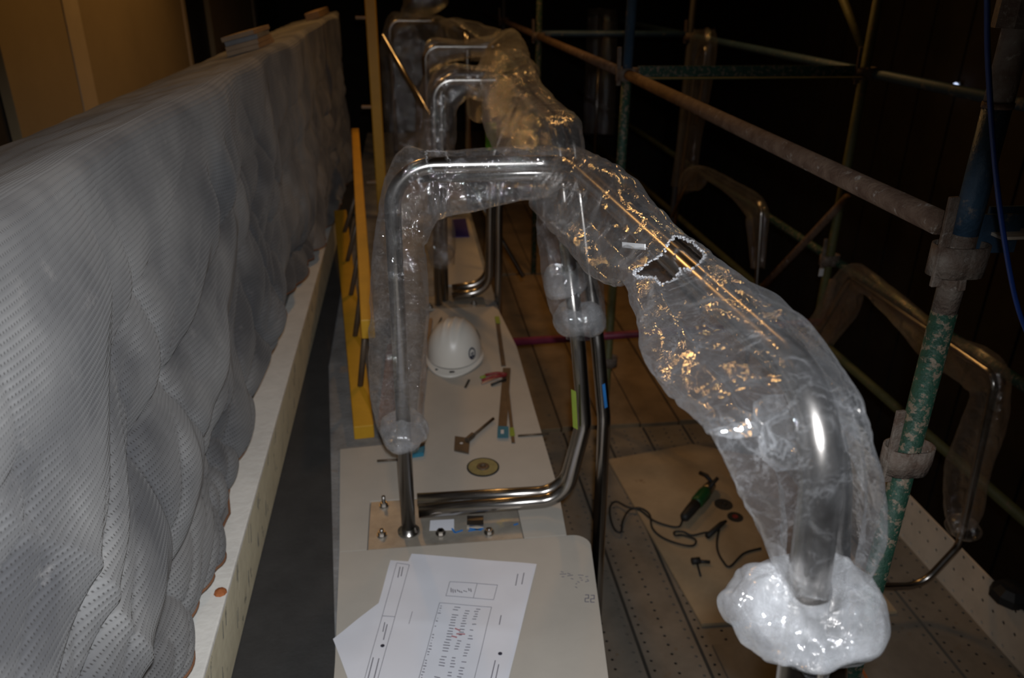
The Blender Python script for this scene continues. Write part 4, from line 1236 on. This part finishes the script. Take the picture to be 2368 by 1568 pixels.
# outer row
OX = on_y(1995, 190, SY2)[0]
st5 = standard(OX, SY2, -2.15, 4.2, [(-2.15, 4.2, 'olive')], 'outer scaffold standard with the diagonal braces', [LZ, on_y(1935, 600, SY2)[2]])
st6 = standard(OX, SY3, -2.15, 4.2, [(-2.15, 4.2, 'dark')], 'outer far scaffold standard behind the plastic-wrapped uprights', [LZ])
# transoms
zz = on_y(1750, 170, SY2)[2]
ta = thing('plank_transom', 'dark green angle transom with a pale lower edge joining second and outer standards', 'transom', (SX2, SY2, zz))
part('web', oriented_box_me((SX2 + 0.05, SY2, zz + 0.012), (OX - 0.03, SY2, zz + 0.012), 0.006, 0.05), 'green', ta)
part('flange', oriented_box_me((SX2 + 0.02, SY2 - 0.028, zz - 0.016), (OX - 0.02, SY2 - 0.028, zz - 0.016), 0.06, 0.006), 'olive', ta)
own('scaffold_transom', tube_me([(SX3 + SR - .002, SY3, LZ + .02), (OX - SR + .002, SY3, LZ + .02)], SR, 12), 'blue', 'dim blue transom tube at the green standard', 'transom', smooth=True, base=(SX3, SY3, LZ))
zm = on_y(1340, 782, SY2 - 0.06)[2]
own('scaffold_transom', tube_me([on_y(1165, 792, SY2 - .055), on_y(1900, 745, SY2 - .055)], SR * 0.9, 16), 'maroon', 'maroon tube crossing low above the deck behind the second standard', 'transom', smooth=True)
# near angle transom going off to the right
za = on_y(2310, 515, SY1 + 0.03)[2]
tn = thing('angle_transom', 'blue angle-iron transom with a white flange at the near standard', 'transom', (SX1, SY1, za))
x0 = on_y(2285, 500, SY1 + 0.03)[0]
part('web', box_me(x0, OX - 0.05, SY1 + 0.028, SY1 + 0.034, za - 0.012, za + 0.032), 'blue', tn)
part('flange', box_me(x0, OX - 0.05, SY1 - 0.022, SY1 + 0.034, za - 0.018, za - 0.012), 'toe', tn)
part('end_blade', box_me(SX1 + 0.0225, x0 + 0.06, SY1 + 0.01, SY1 + 0.02, za - 0.055, za + 0.022, .002), 'blue', tn)
own('scaffold_standard', tube_me([(OX, SY1, -2.15), (OX, SY1, 4.2)], SR, 12), 'olive', 'outer near scaffold standard carrying the angle-iron transom', 'scaffold post', smooth=True, base=(OX, SY1, -2.15))
# outer ledgers: top, guard and mid rails
GX = OX + 2 * SR - .002
gr = on_x(1600, 385, GX)[2]; mr_ = on_x(1730, 643, GX)[2]
own('scaffold_ledger', tube_me([(GX, 0.3, LZ), (GX, 11, LZ)], SR, 12), 'blue', 'dark blue outer ledger high behind the near standard', 'scaffold tube', smooth=True)
own('guard_rail', tube_me([(GX, 0.3, gr), (GX, 11, gr)], SR, 12), 'green', 'dark green outer guard rail passing behind the wrapped handrails', 'guard rail', smooth=True)
own('guard_rail', tube_me([(GX, 0.3, mr_), (GX, 11, mr_)], SR, 12), 'olive', 'olive outer mid rail running just above the toe board', 'guard rail', smooth=True)
# braces
def brace(pa, pb, X, ext0, ext1, m, label):
    a = on_x(*pa, X); b = on_x(*pb, X)
    d = (b - a)
    own('scaffold_brace', tube_me([a - d * ext0, b + d * ext1], SR * 0.9, 12), m, label, 'brace', smooth=True)
brace((1950, 0), (2004, 132), OX + 1.9 * SR - .002, 0.5, -0.06, 'olive', 'olive diagonal brace falling to the outer standard')
brace((1935, 482), (1772, 655), OX - 1.9 * SR + .002, 0.12, 0.15, 'rust', 'rusty diagonal brace between guard rail and mid rail')
own('scaffold_brace', tube_me([on_x(1926, 648, OX - 1.8 * SR + .002), on_x(1905, 740, OX - 1.8 * SR + .002)], SR * 0.8, 10), 'rust', 'short rusty brace stub hanging at the outer standard', 'brace', smooth=True)

# blue cable hanging
cb = [on_y(x, y, SY1 - 0.18) for x, y in [(2281, -60), (2283, 0), (2284, 120), (2293, 280), (2306, 430), (2325, 570), (2348, 690), (2375, 770), (2420, 860)]]
cbl = catmull(cb, 60)
own('blue_cable', tube_me(list(cbl), 0.0042, 10), 'cable', 'bright blue cable hanging beside the near scaffold standard', 'cable', smooth=True, base=cbl[-1])

# ================================================================== YELLOW LADDER AND POST
la = thing('yellow_ladder', 'yellow ladder lying on its side along the slab, one rung showing', 'ladder', S(842, 1000))
def YL(px, py, dz): return on_z(px, py, SLAB + dz)
sA0, sA1 = YL(842, 1000, 0.017), YL(787.5, 496, 0.218)
dA = (sA1 - sA0)
part('stile', oriented_box_me(sA0, sA1, 0.075, 0.06, bevel=.004), 'yellow', la)
sB0, sB1 = YL(850, 745, 0.38), YL(822, 310, 0.56)
dB = (sB1 - sB0)
part('stile', oriented_box_me(sB0 - dB * 0.02, sB1, 0.05, 0.08, bevel=.004), 'yellow', la)
for f in (0.12, 0.3, 0.48, 0.66, 0.84):
    a = sA0 + dA * f
    # nearest point at the same Y on the upper stile
    g = (a[1] - sB0[1]) / dB[1]
    b = sB0 + dB * max(g, -0.1)
    part('rung', tube_me([a, b], 0.012, 10), 'flat', la, True)
ypx = on_y(868, 200, 5.6)
yp = thing('yellow_post', 'yellow steel post with stub brackets standing past the end of the cloth', 'post', (ypx[0], 5.6, SLAB))
part('tube', box_me(ypx[0] - 0.035, ypx[0] + 0.035, 5.57, 5.64, SLAB - 0.012, 3.4, .006), 'yellow', yp)
for py in (40, 246, 420):
    z = on_y(865, py, 5.6)[2]
    part('bracket', box_me(ypx[0] - 0.10, ypx[0] - 0.02, 5.59, 5.61, z - 0.012, z + 0.006), 'offcut', yp)

# ================================================================== THINGS ON THE SLAB
# --- hard hat
hx, hy_ = S(1052, 830)[:2]
hat = thing('hard_hat', 'white hard hat with a round navy sticker, resting on the cream board', 'hard hat', (hx, hy_, SLAB))
def hat_me():
    nu, nv = 64, 26
    V = []; Fc = []
    a, b, hgt = 0.122, 0.142, 0.158
    for j in range(nv + 1):
        f = j / nv
        el = f * math.pi / 2
        for i in range(nu):
            th = 2 * math.pi * i / nu
            r = math.cos(el) ** 0.85
            x = a * r * math.cos(th); y = b * r * math.sin(th)
            z = 0.018 + hgt * math.sin(el) ** 0.95
            # three raised crown ribs front to back
            rib = sum(math.exp(-((x - c) / 0.008) ** 2) for c in (-0.036, 0.0, 0.036))
            if f > 0.35: z += 0.005 * rib * min(1, (f - 0.35) * 4)
            V.append((x, y, z))
    # brim
    for (s, z) in ((1.0, 0.018), (1.06, 0.010), (1.085, 0.006), (1.08, 0.002), (1.02, 0.006), (0.97, 0.014)):
        for i in range(nu):
            th = 2 * math.pi * i / nu
            peak = max(0, -math.sin(th)) ** 3 * 0.035
            k = (s - 1) / 0.085
            V.append((a * s * math.cos(th), b * s * math.sin(th) - peak * max(k, 0), z - 0.004 * max(0, -math.sin(th))))
    for j in range(nv):
        for i in range(nu):
            i2 = (i + 1) % nu
            Fc.append((j * nu + i, j * nu + i2, (j + 1) * nu + i2, (j + 1) * nu + i))
    b0 = (nv + 1) * nu
    for j in range(5):
        for i in range(nu):
            i2 = (i + 1) % nu
            Fc.append((b0 + j * nu + i2, b0 + j * nu + i, b0 + (j + 1) * nu + i, b0 + (j + 1) * nu + i2))
    return mesh_of('hat', V, Fc)
hm = hat_me()
Rz = Matrix.Rotation(math.radians(-14), 4, 'Z') @ Matrix.Rotation(math.radians(4), 4, 'X')
hm.transform(Matrix.Translation((0, 0, 0.0148)) @ Rz)
link('shell', hm, 'white', hat, True)
# sticker ring, slots, strap pieces, placed on the shell surface
def hat_pt(th, el, off=0.001):
    r = math.cos(el) ** 0.85
    p = Vector((0.122 * r * math.cos(th), 0.142 * r * math.sin(th), 0.018 + 0.158 * math.sin(el) ** 0.95))
    n = Vector((p.x / 0.122 ** 2, p.y / 0.142 ** 2, (p.z - .018) / 0.158 ** 2)).normalized()
    return (Matrix.Translation((0, 0, 0.0148)) @ Rz) @ (p + n * off), Rz.to_3x3() @ n
def patch(th, el, ru, rv, ring=0.0, rot=0.0, off=0.0035):
    V = []; Fc = []; n = 24
    dth = ru / 0.125; dl = rv / 0.15
    for rr in ([1.0, ring] if ring else [1.0, 0.5]):
        for i in range(n):
            t = 2 * math.pi * i / n
            u_, v_ = rr * math.cos(t), rr * math.sin(t)
            u2 = u_ * math.cos(rot) - v_ * math.sin(rot); v2 = u_ * math.sin(rot) + v_ * math.cos(rot)
            p, _ = hat_pt(th + u2 * dth, el + v2 * dl, off)
            V.append(p)
    for i in range(n):
        Fc.append((i, (i + 1) % n, n + (i + 1) % n, n + i))
    if not ring:
        p, _ = hat_pt(th, el, off + .0003); V.append(p)
        for i in range(n): Fc.append((n + i, n + (i + 1) % n, 2 * n))
    return mesh_of('p', V, Fc)
th0 = math.radians(-38)
link('sticker_ring', patch(th0, 0.30, 0.020, 0.026, 0.72), 'navy', hat, True)
link('sticker_mark', patch(th0, 0.30, 0.010, 0.006, 0, 0.6), 'offcut2', hat, True)
link('sticker_mark', patch(th0 - 0.02, 0.22, 0.012, 0.005, 0, 0.1), 'navy', hat, True)
link('vent_slot', patch(math.radians(178), 0.55, 0.006, 0.030), 'navy', hat, True)
link('vent_slot', patch(math.radians(12), 0.55, 0.006, 0.030), 'navy', hat, True)
for (ax_, ay_) in ((-0.05, -0.135), (0.015, -0.150)):
    p = Rz @ Vector((ax_, ay_, 0.0))
    link('harness_clip', box_me(p.x - .012, p.x + .012, p.y - .012, p.y + .006, 0.0, 0.016, .003), 'black', hat)
def strap(a, b, z0=0.004):
    me = oriented_box_me(Vector((*a, z0)), Vector((*b, z0)), 0.010, 0.003)
    return me
q0 = S(1085, 880)[:2] - np.array([hx, hy_]); q1 = S(1076, 898)[:2] - np.array([hx, hy_])
link('chin_strap', strap(q0, q1), 'black', hat)

# --- cutting disc on the board
def disc(name, px, py, plane_z, r, label, hub='flat', inner='disc'):
    c = on_z(px, py, plane_z)
    t = thing(name, label, 'grinding disc', (c[0], c[1], plane_z))
    link('abrasive', lathe_me([(0.012, 0.0), (r, 0.0), (r, 0.003), (0.012, 0.003)], 48), 'gdisc', t)
    link('label_ring', lathe_me([(r * 0.42, 0.003), (r * 0.90, 0.003), (r * 0.90, 0.0036), (r * 0.42, 0.0036)], 48), inner, t)
    link('hub_dish', lathe_me([(r * 0.40, 0.003), (r * 0.36, 0.0065), (r * 0.16, 0.008), (r * 0.15, 0.004), (0.0001, 0.004)], 32), hub, t, True)
    return t
disc('cutting_disc', 1117, 1081, SLAB, 0.0575, 'round cutting disc with a tan label ring on the cream board')
disc('cutting_disc', 1673, 1167, 0.016, 0.045, 'larger dark grinding disc beside the angle grinder on the plywood', 'black', 'gdisc')
disc('cutting_disc', 1700, 1196, 0.016, 0.038, 'smaller dark grinding disc with a reddish centre near the grinder lead', 'redtool', 'gdisc')

# --- anchor plate with rod
t = thing('anchor_rod', 'square steel washer plate threaded on a thin rod, lying on the cream board', 'anchor', S(1070, 1028))
def sq_plate():
    c = S(1068, 1028, 0.006)
    a = S(1052, 1012); b = S(1087, 1017); d = S(1084, 1051); e = S(1050, 1044)
    m_ = prism_me([p[:2] for p in (a, b, d, e)], SLAB, SLAB + 0.008, 0.001)
    return m_
part('square_plate', sq_plate(), 'flat', t)
part('painted_glint', lathe_me([(0.006, SLAB + .008), (0.005, SLAB + .0085)], 12, 'h', (*S(1067, 1029)[:2], 0)), 'tape', t)  # pale disc painted in for the glint at the plate's hole
part('rod', tube_me([S(1084, 1016, .012), S(1141, 968, .012)], 0.0062, 10), 'flat', t, True)
part('nut', tube_me([S(1080, 1018, .012), S(1094, 1006, .012)], 0.012, 6), 'flat', t)
# --- flat bars
t = thing('flat_bar', 'brown steel flat bar with a blue square tag at its end', 'flat bar', S(1163, 930))
part('bar', oriented_box_me(S(1172, 852, .004), S(1161, 1000, .004), 0.034, 0.006), 'flat', t)
part('end_tag', prism_me([S(*p)[:2] for p in ((1151, 990), (1176, 991), (1176, 1017), (1150, 1017))], SLAB + .0075, SLAB + 0.0095), 'teal', t)
part('tag_hole', prism_me([S(*p)[:2] for p in ((1158, 999), (1165, 999), (1165, 1008), (1158, 1008))], SLAB + .0095, SLAB + 0.0098), 'tape', t)
t = thing('thin_bar', 'thinner brown strip with a lime band beside the blue-tagged bar', 'flat bar', S(1182, 950))
part('bar', oriented_box_me(S(1174, 905, .0097), S(1187, 1024, .0028), 0.013, 0.005), 'flat', t)
part('lime_band', prism_me([S(*p)[:2] for p in ((1178, 993), (1188, 992), (1191, 1011), (1179, 1012))], SLAB + .0056, SLAB + 0.0076), 'lime', t)
t = thing('long_bar', 'long dark strip with a lime end running past the hard hat', 'flat bar', S(1158, 800))
part('bar', oriented_box_me(S(1150, 742, .0026), S(1164.5, 846, .0026), 0.020, 0.005), 'flat', t)
part('lime_end', oriented_box_me(S(1149, 733, .004), S(1152, 748, .004), 0.022, 0.007), 'lime', t)
own('threaded_stud', tube_me([S(1198, 1008, .004), S(1269, 1003, .004)], 0.0045, 10), 'flat', 'short brown stud lying beside the lime-banded strip', 'stud', smooth=True)
own('threaded_stud', tube_me([S(872, 1066, .004), S(926, 1063, .004)], 0.0045, 10), 'flat', 'short dark stud behind the wrapped upright cuff', 'stud', smooth=True)
own('threaded_stud', oriented_box_me(S(1010, 757, .004), S(1021, 735, .004), 0.006, 0.006), 'black', 'tiny dark peg behind the white hard hat', 'stud')
t = thing('wedge_block', 'teal wedge block lying at the foot of the wrapped upright', 'block', S(962, 1052))
part('block', prism_me([S(*p)[:2] for p in ((938, 1046), (983, 1038), (980, 1056), (940, 1062))], SLAB, SLAB + 0.018, 0.002), 'teal', t)
part('strap', prism_me([S(*p)[:2] for p in ((944, 1046), (984, 1034), (982, 1041), (945, 1053))], SLAB + .018, SLAB + 0.021), 'black', t)
# --- pliers
t = thing('pliers', 'red-handled pliers lying between the hard hat and the flat bar', 'pliers', S(1140, 873))
for (a, b, c, m_) in ((S(1122, 868, .008), S(1150, 862, .0125), S(1172, 866, .0142), 'redtool'), (S(1115, 880, .008), S(1140, 872, .0115), S(1170, 868, .0142), 'redtool')):
    part('handle', tube_me(fillet([a, b, c], 0.05, 5), 0.0068, 10), m_, t, True)
part('jaw', tube_me([S(1110, 873, .007), S(1122, 871, .007)], [0.004, 0.009], 8), 'lime', t, True)
part('spine', tube_me([S(1136, 890, .006), S(1170, 877, .0125)], [0.006, 0.005], 8), 'black', t, True)
part('copper_stripe', tube_me([S(1114, 886, .006), S(1152, 872, .007)], 0.0045, 8), mat('copper', (0.45, 0.22, 0.13), 0.5), t, True)
# --- purple card far
cpt = [on_z(x, y, SLAB + .002) for x, y in ((1045, 508), (1077, 506), (1086, 548), (1046, 549))]
own('purple_card', prism_me([p[:2] for p in cpt], SLAB, SLAB + 0.006, 0.001), 'purple', 'small dark purple card on the farther cream board', 'card')
# --- pencil notes on the near board
pn = []
rg = random.Random(21)
for (x0_, y0_) in ((1340, 1330), (1356, 1334), (1330, 1345), (1298, 1322), (1315, 1326)):
    for k in range(3):
        a = S(x0_ + rg.uniform(-5, 5), y0_ + k * 6); b = S(x0_ + rg.uniform(4, 12), y0_ + k * 6 + rg.uniform(-3, 3))
        a[2] = b[2] = SLAB + .0004
        pn.append(oriented_box_me(a, b, 0.0022, 0.0006))
for (x0_, y0_) in ((1353, 1376), (1366, 1377)):
    for dy in (0, 8, 16):
        a = S(x0_, y0_ + dy); b = S(x0_ + 9, y0_ + dy)
        a[2] = b[2] = SLAB + .0004
        pn.append(oriented_box_me(a, b, 0.0028, 0.0006))
    a = S(x0_ + 8, y0_); b = S(x0_ + 8, y0_ + 8); a[2] = b[2] = SLAB + .0004
    pn.append(oriented_box_me(a, b, 0.0028, 0.0006))
    a = S(x0_, y0_ + 8); b = S(x0_, y0_ + 16); a[2] = b[2] = SLAB + .0004
    pn.append(oriented_box_me(a, b, 0.0028, 0.0006))
pno = joinme(pn)
pno.transform(Matrix.Translation(-b1.location))
link('pencil_note', pno, 'ink', b1)['kind'] = 'stuff'

# ================================================================== PAPER DRAWINGS
def sheet(corners_px, label, seed, dz, curl=0.004, name='drawing_sheet'):
    c = [S(*p, dz) for p in corners_px]       # far-left, far-right, near-right, near-left
    n = 40
    V = []; Fc = []
    for j in range(n + 1):
        for i in range(n + 1):
            u, v = i / n, j / n
            p = (c[0] * (1 - u) + c[1] * u) * (1 - v) + (c[3] * (1 - u) + c[2] * u) * v
            w = 0.0035 * pnoise(np.array([[p[0] * 9, p[1] * 9, 5.0]]))[0] + curl * (math.exp(-((u - 0.35) / 0.12) ** 2) * 0.6 + 0.4 * math.exp(-((v - 0.42) / 0.02) ** 2))
            V.append((p[0], p[1], p[2] + max(0.0004, w + 0.002)))
    for j in range(n):
        for i in range(n):
            a = j * (n + 1) + i
            Fc.append((a, a + n + 1, a + n + 2, a + 1))
    me = mesh_of(name, V, Fc)
    t = thing(name, label, 'paper', (c[0] + c[2]) / 2)
    part('sheet', me, 'paper', t, True)
    A = np.array(V).reshape(n + 1, n + 1, 3)
    def at(u, v):
        x = min(max(u, 0), 1) * n; y = min(max(v, 0), 1) * n
        i = min(int(x), n - 1); j = min(int(y), n - 1); fx, fy = x - i, y - j
        return (A[j, i] * (1 - fx) + A[j, i + 1] * fx) * (1 - fy) + (A[j + 1, i] * (1 - fx) + A[j + 1, i + 1] * fx) * fy + np.array([0, 0, 0.0007])
    return t, at
t0, at0 = sheet([(952, 1281), (1241, 1306), (1140, 1720), (790, 1640)], 'under sheet of the white paper drawings, peeking out at the far edge', 2.0, 0.0016, 0.0)
t1, at1 = sheet([(903, 1297), (1236, 1312), (1130, 1725), (800, 1668)], 'printed white drawing sheet lying on top on the cream board', 5.0, 0.0040, 0.003)
t2, at2 = sheet([(880, 1392), (905, 1480), (875, 1760), (770, 1478)], 'folded white sheet corner under the drawing beside the dark strip', 8.0, 0.0004, 0.0)
def lines(t, at, segs, w, m_, name):
    ms = []
    for (u0, v0, u1, v1) in segs:
        k = max(1, int(math.hypot(u1 - u0, v1 - v0) / 0.06))
        pts = [at(u0 + (u1 - u0) * i / k, v0 + (v1 - v0) * i / k) for i in range(k + 1)]
        for a, b in zip(pts[:-1], pts[1:]):
            if np.linalg.norm(b - a) > 1e-5:
                ms.append(oriented_box_me(a, b, w, 0.0004))
    o = part(name, joinme(ms), m_, t)
    o['kind'] = 'stuff'
    return o
fr = [(0.05, 0.02, 0.05, 0.98), (0.14, 0.03, 0.14, 0.98), (0.05, 0.02, 0.14, 0.03), (0.05, 0.40, 0.14, 0.40)]
fr += [(0.45, 0.14, 0.78, 0.14), (0.45, 0.14, 0.45, 0.24), (0.45, 0.24, 0.78, 0.24), (0.78, 0.14, 0.78, 0.24), (0.64, 0.14, 0.64, 0.24)]
fr += [(0.42, 0.29, 0.78, 0.29), (0.42, 0.29, 0.42, 0.98), (0.78, 0.29, 0.80, 0.98), (0.25, 0.36, 0.25, 0.44)]
lines(t1, at1, fr, 0.0013, 'ink', 'printed_lines')
rg = random.Random(5)
tx = []
for r_ in range(40):
    v = 0.31 + r_ * 0.0165
    for (u0, u1) in ((0.425, 0.45), (0.52, 0.57), (0.60, 0.64), (0.67, 0.71)):
        if rg.random() < 0.86:
            tx.append((u0 + rg.uniform(0, .01), v, u1 - rg.uniform(0, .012), v + rg.uniform(-.002, .002)))
for (u, v0, v1) in ((0.90, 0.06, 0.14), (0.94, 0.05, 0.13), (0.86, 0.34, 0.40), (0.90, 0.60, 0.74), (0.93, 0.62, 0.70), (0.08, 0.05, 0.13), (0.10, 0.05, 0.12), (0.08, 0.44, 0.50), (0.10, 0.45, 0.55), (0.07, 0.66, 0.85), (0.11, 0.66, 0.80)):
    tx.append((u, v0, u + .005, v1))
for k in range(10):
    tx.append((0.47 + 0.025 * k * 0.6, 0.185 + rg.uniform(-.01, .02), 0.48 + 0.025 * k * 0.6, 0.20 + rg.uniform(-.005, .02)))
pt = lines(t1, at1, tx, 0.0026, 'ink', 'printed_text')
pt['kind'] = 'stuff'
lines(t1, at1, [(0.57, 0.44, 0.61, 0.45), (0.59, 0.47, 0.65, 0.468), (0.56, 0.485, 0.60, 0.49)], 0.004, 'redink', 'red_note')
for (u, v) in ((0.11, 0.585), (0.92, 0.56)):
    p = at1(u, v)
    part('punch_hole', lathe_me([(0.0055, p[2]), (0.005, p[2] + .0003)], 16, 'h', (p[0], p[1], 0)), 'navy', t1)
lines(t0, at0, [(0.90, 0.05, 0.95, 0.05), (0.90, 0.07, 0.96, 0.07), (0.86, 0.09, 0.88, 0.16)], 0.002, 'ink', 'printed_text')

# ================================================================== THINGS ON THE DECK
dz = 0.016
def Dk(px, py, h=0.0): return on_z(px, py, dz + h)
g0 = Dk(1580, 1200, .037); g1 = Dk(1648, 1118, .037)
gt = thing('angle_grinder', 'green and black angle grinder lying on the plywood sheet', 'angle grinder', (*((g0 + g1) / 2)[:2], dz))
dd = (g1 - g0); LL = np.linalg.norm(dd); dd /= LL
def gp(f, side=0.0, up=0.0):
    return g0 + dd * LL * f + np.cross(dd, [0, 0, 1]) * side + np.array([0, 0, up])
part('rear_handle', tube_me([gp(0.0), gp(0.05), gp(0.22), gp(0.42)], [0.014, 0.024, 0.027, 0.028], 16), 'black', gt, True)
part('motor_body', tube_me([gp(0.40), gp(0.46), gp(0.70), gp(0.76)], [0.028, 0.033, 0.034, 0.030], 16), 'ggreen', gt, True)
part('gear_head', tube_me([gp(0.75), gp(0.82), gp(0.95), gp(1.0)], [0.029, 0.030, 0.026, 0.012], 12), 'bolt', gt, True)
part('disc_guard', lathe_me([(0.004, -.012), (0.050, -.012), (0.052, .004), (0.047, .004), (0.046, -.006), (0.004, -.006)], 28, 'g', tuple(gp(0.92, 0.0, 0.011)), tuple(np.cross(dd, [0, 0, 1]) * -1.0 + np.array([0, 0, 0.55]))), 'black', gt, True)
part('side_handle', tube_me([gp(0.9, 0.02, 0.02), gp(0.93, -0.03, 0.05), gp(0.98, -0.07, .04)], [0.008, 0.012, 0.011], 10), 'black', gt, True)
part('badge', tube_me([gp(0.5, -0.01, .028), gp(0.62, -0.01, .028)], 0.008, 8), 'ggreen', gt)
cord = [(1578, 1203), (1570, 1218), (1545, 1216), (1510, 1203), (1480, 1180), (1450, 1172), (1425, 1160), (1411, 1172), (1412, 1200), (1422, 1225), (1436, 1230), (1440, 1205), (1455, 1180), (1480, 1175), (1502, 1190), (1508, 1220), (1530, 1242), (1570, 1258), (1602, 1262), (1608, 1248), (1580, 1238), (1562, 1238), (1560, 1230), (1580, 1230), (1600, 1238), (1630, 1232), (1655, 1230)]
cpts = catmull([Dk(x, y, .006 + 0.004 * (i % 2)) for i, (x, y) in enumerate(cord)], 180)
part('power_cord', tube_me(list(cpts), 0.0052, 8), 'black', gt, True)
pg = Dk(1655, 1230, .012)
part('plug', tube_me([Dk(1636, 1240, .0145), Dk(1668, 1212, .0145), Dk(1679, 1205, .0145)], [0.014, 0.013, 0.007], 10), 'black', gt, True)
# extension lead
ext = [(1663, 1225), (1658, 1250), (1660, 1275), (1672, 1298), (1688, 1310), (1720, 1280), (1760, 1268)]
xl = thing('extension_lead', 'black extension lead curling from the grinder plug across the plywood', 'lead', Dk(1690, 1290))
part('cord', tube_me(list(catmull([Dk(x, y, .006) for x, y in ext], 60)), 0.0052, 8), 'black', xl, True)
kt = thing('chuck_key', 'small black three-armed tool lying below the coiled lead', 'chuck key', Dk(1610, 1298))
part('head', tube_me([Dk(1600, 1298, .014), Dk(1618, 1296, .014)], 0.016, 10), 'black', kt, True)
part('shaft', tube_me([Dk(1612, 1298, .012), Dk(1642, 1300, .012)], 0.008, 8), 'black', kt, True)
part('arm', tube_me([Dk(1612, 1302, .008), Dk(1620, 1332, .008)], 0.005, 8), 'black', kt, True)
# orange chalk line on the deck sheet
a = on_z(1955, 1475, 0.0145); b = on_z(2010, 1580, 0.0145)
own('chalk_line', oriented_box_me(a, b, 0.012, 0.001), 'orange', 'orange marking line on the grey sheet below the bunched plastic', 'marking')
# dark bag / shoe at the foot of the toe board
c = on_x(2345, 1352, TX)
own('rag', lathe_me([(0.075, 0), (0.07, .03), (0.045, .055), (0.02, .06), (0.0001, .062)], 9, 'r', (c[0], c[1], 2 * 0.1125 - .004)), 'black', 'dark rag slumped on the toe board', 'rag')

# small bright bulb on the dark wall and a pale tag on the outer standard
lp = on_x(2210, 198, 4.52)
lb = thing('wall_bulb', 'tiny bluish white bulb glowing on the dark boarded wall', 'lamp', (4.548, lp[1], lp[2]))
part('base', box_me(4.535, 4.5605, lp[1] - .03, lp[1] + .03, lp[2] - .03, lp[2] + .03, .004), 'dark', lb)
em = bpy.data.materials.new('bulb_glow'); em.use_nodes = True
em.node_tree.nodes['Principled BSDF'].inputs['Emission Color'].default_value = (0.6, 0.72, 1.0, 1)
em.node_tree.nodes['Principled BSDF'].inputs['Emission Strength'].default_value = 1.6
part('bulb', lathe_me([(0.0001, 0), (0.018, .006), (0.024, .02), (0.018, .034), (0.0001, .04)], 16, 'b', (4.537, lp[1], lp[2]), (-1, 0, 0)), em, lb, True)
tg = on_y(1897, 630, SY2 - 0.03)
part('pale_tag', box_me(tg[0] - .008, tg[0] + .018, tg[1] - .002, tg[1] + .002, tg[2] - .022, tg[2] + .022, .001), 'tape', st5)

GROUPS = {'protection_board': 'cream boards on the slab', 'cutting_disc': 'loose grinder discs', 'drawing_sheet': 'paper drawings', 'threaded_stud': 'loose studs on the slab',
          'scaffold_standard': 'scaffold standards', 'scaffold_ledger': 'scaffold ledgers', 'scaffold_transom': 'scaffold transoms', 'guard_rail': 'outer guard rails', 'scaffold_brace': 'scaffold braces',
          'plastic_sleeve': 'plastic sleeves on the handrails', 'handrail': 'wrapped stainless handrails', 'plywood_sheet': 'loose sheets on the deck', 'base_plate': 'handrail base plates'}
for o in bpy.data.objects:
    if o.parent is None and 'label' in o:
        g = GROUPS.get(o.name.split('.')[0])
        if g: o['group'] = g
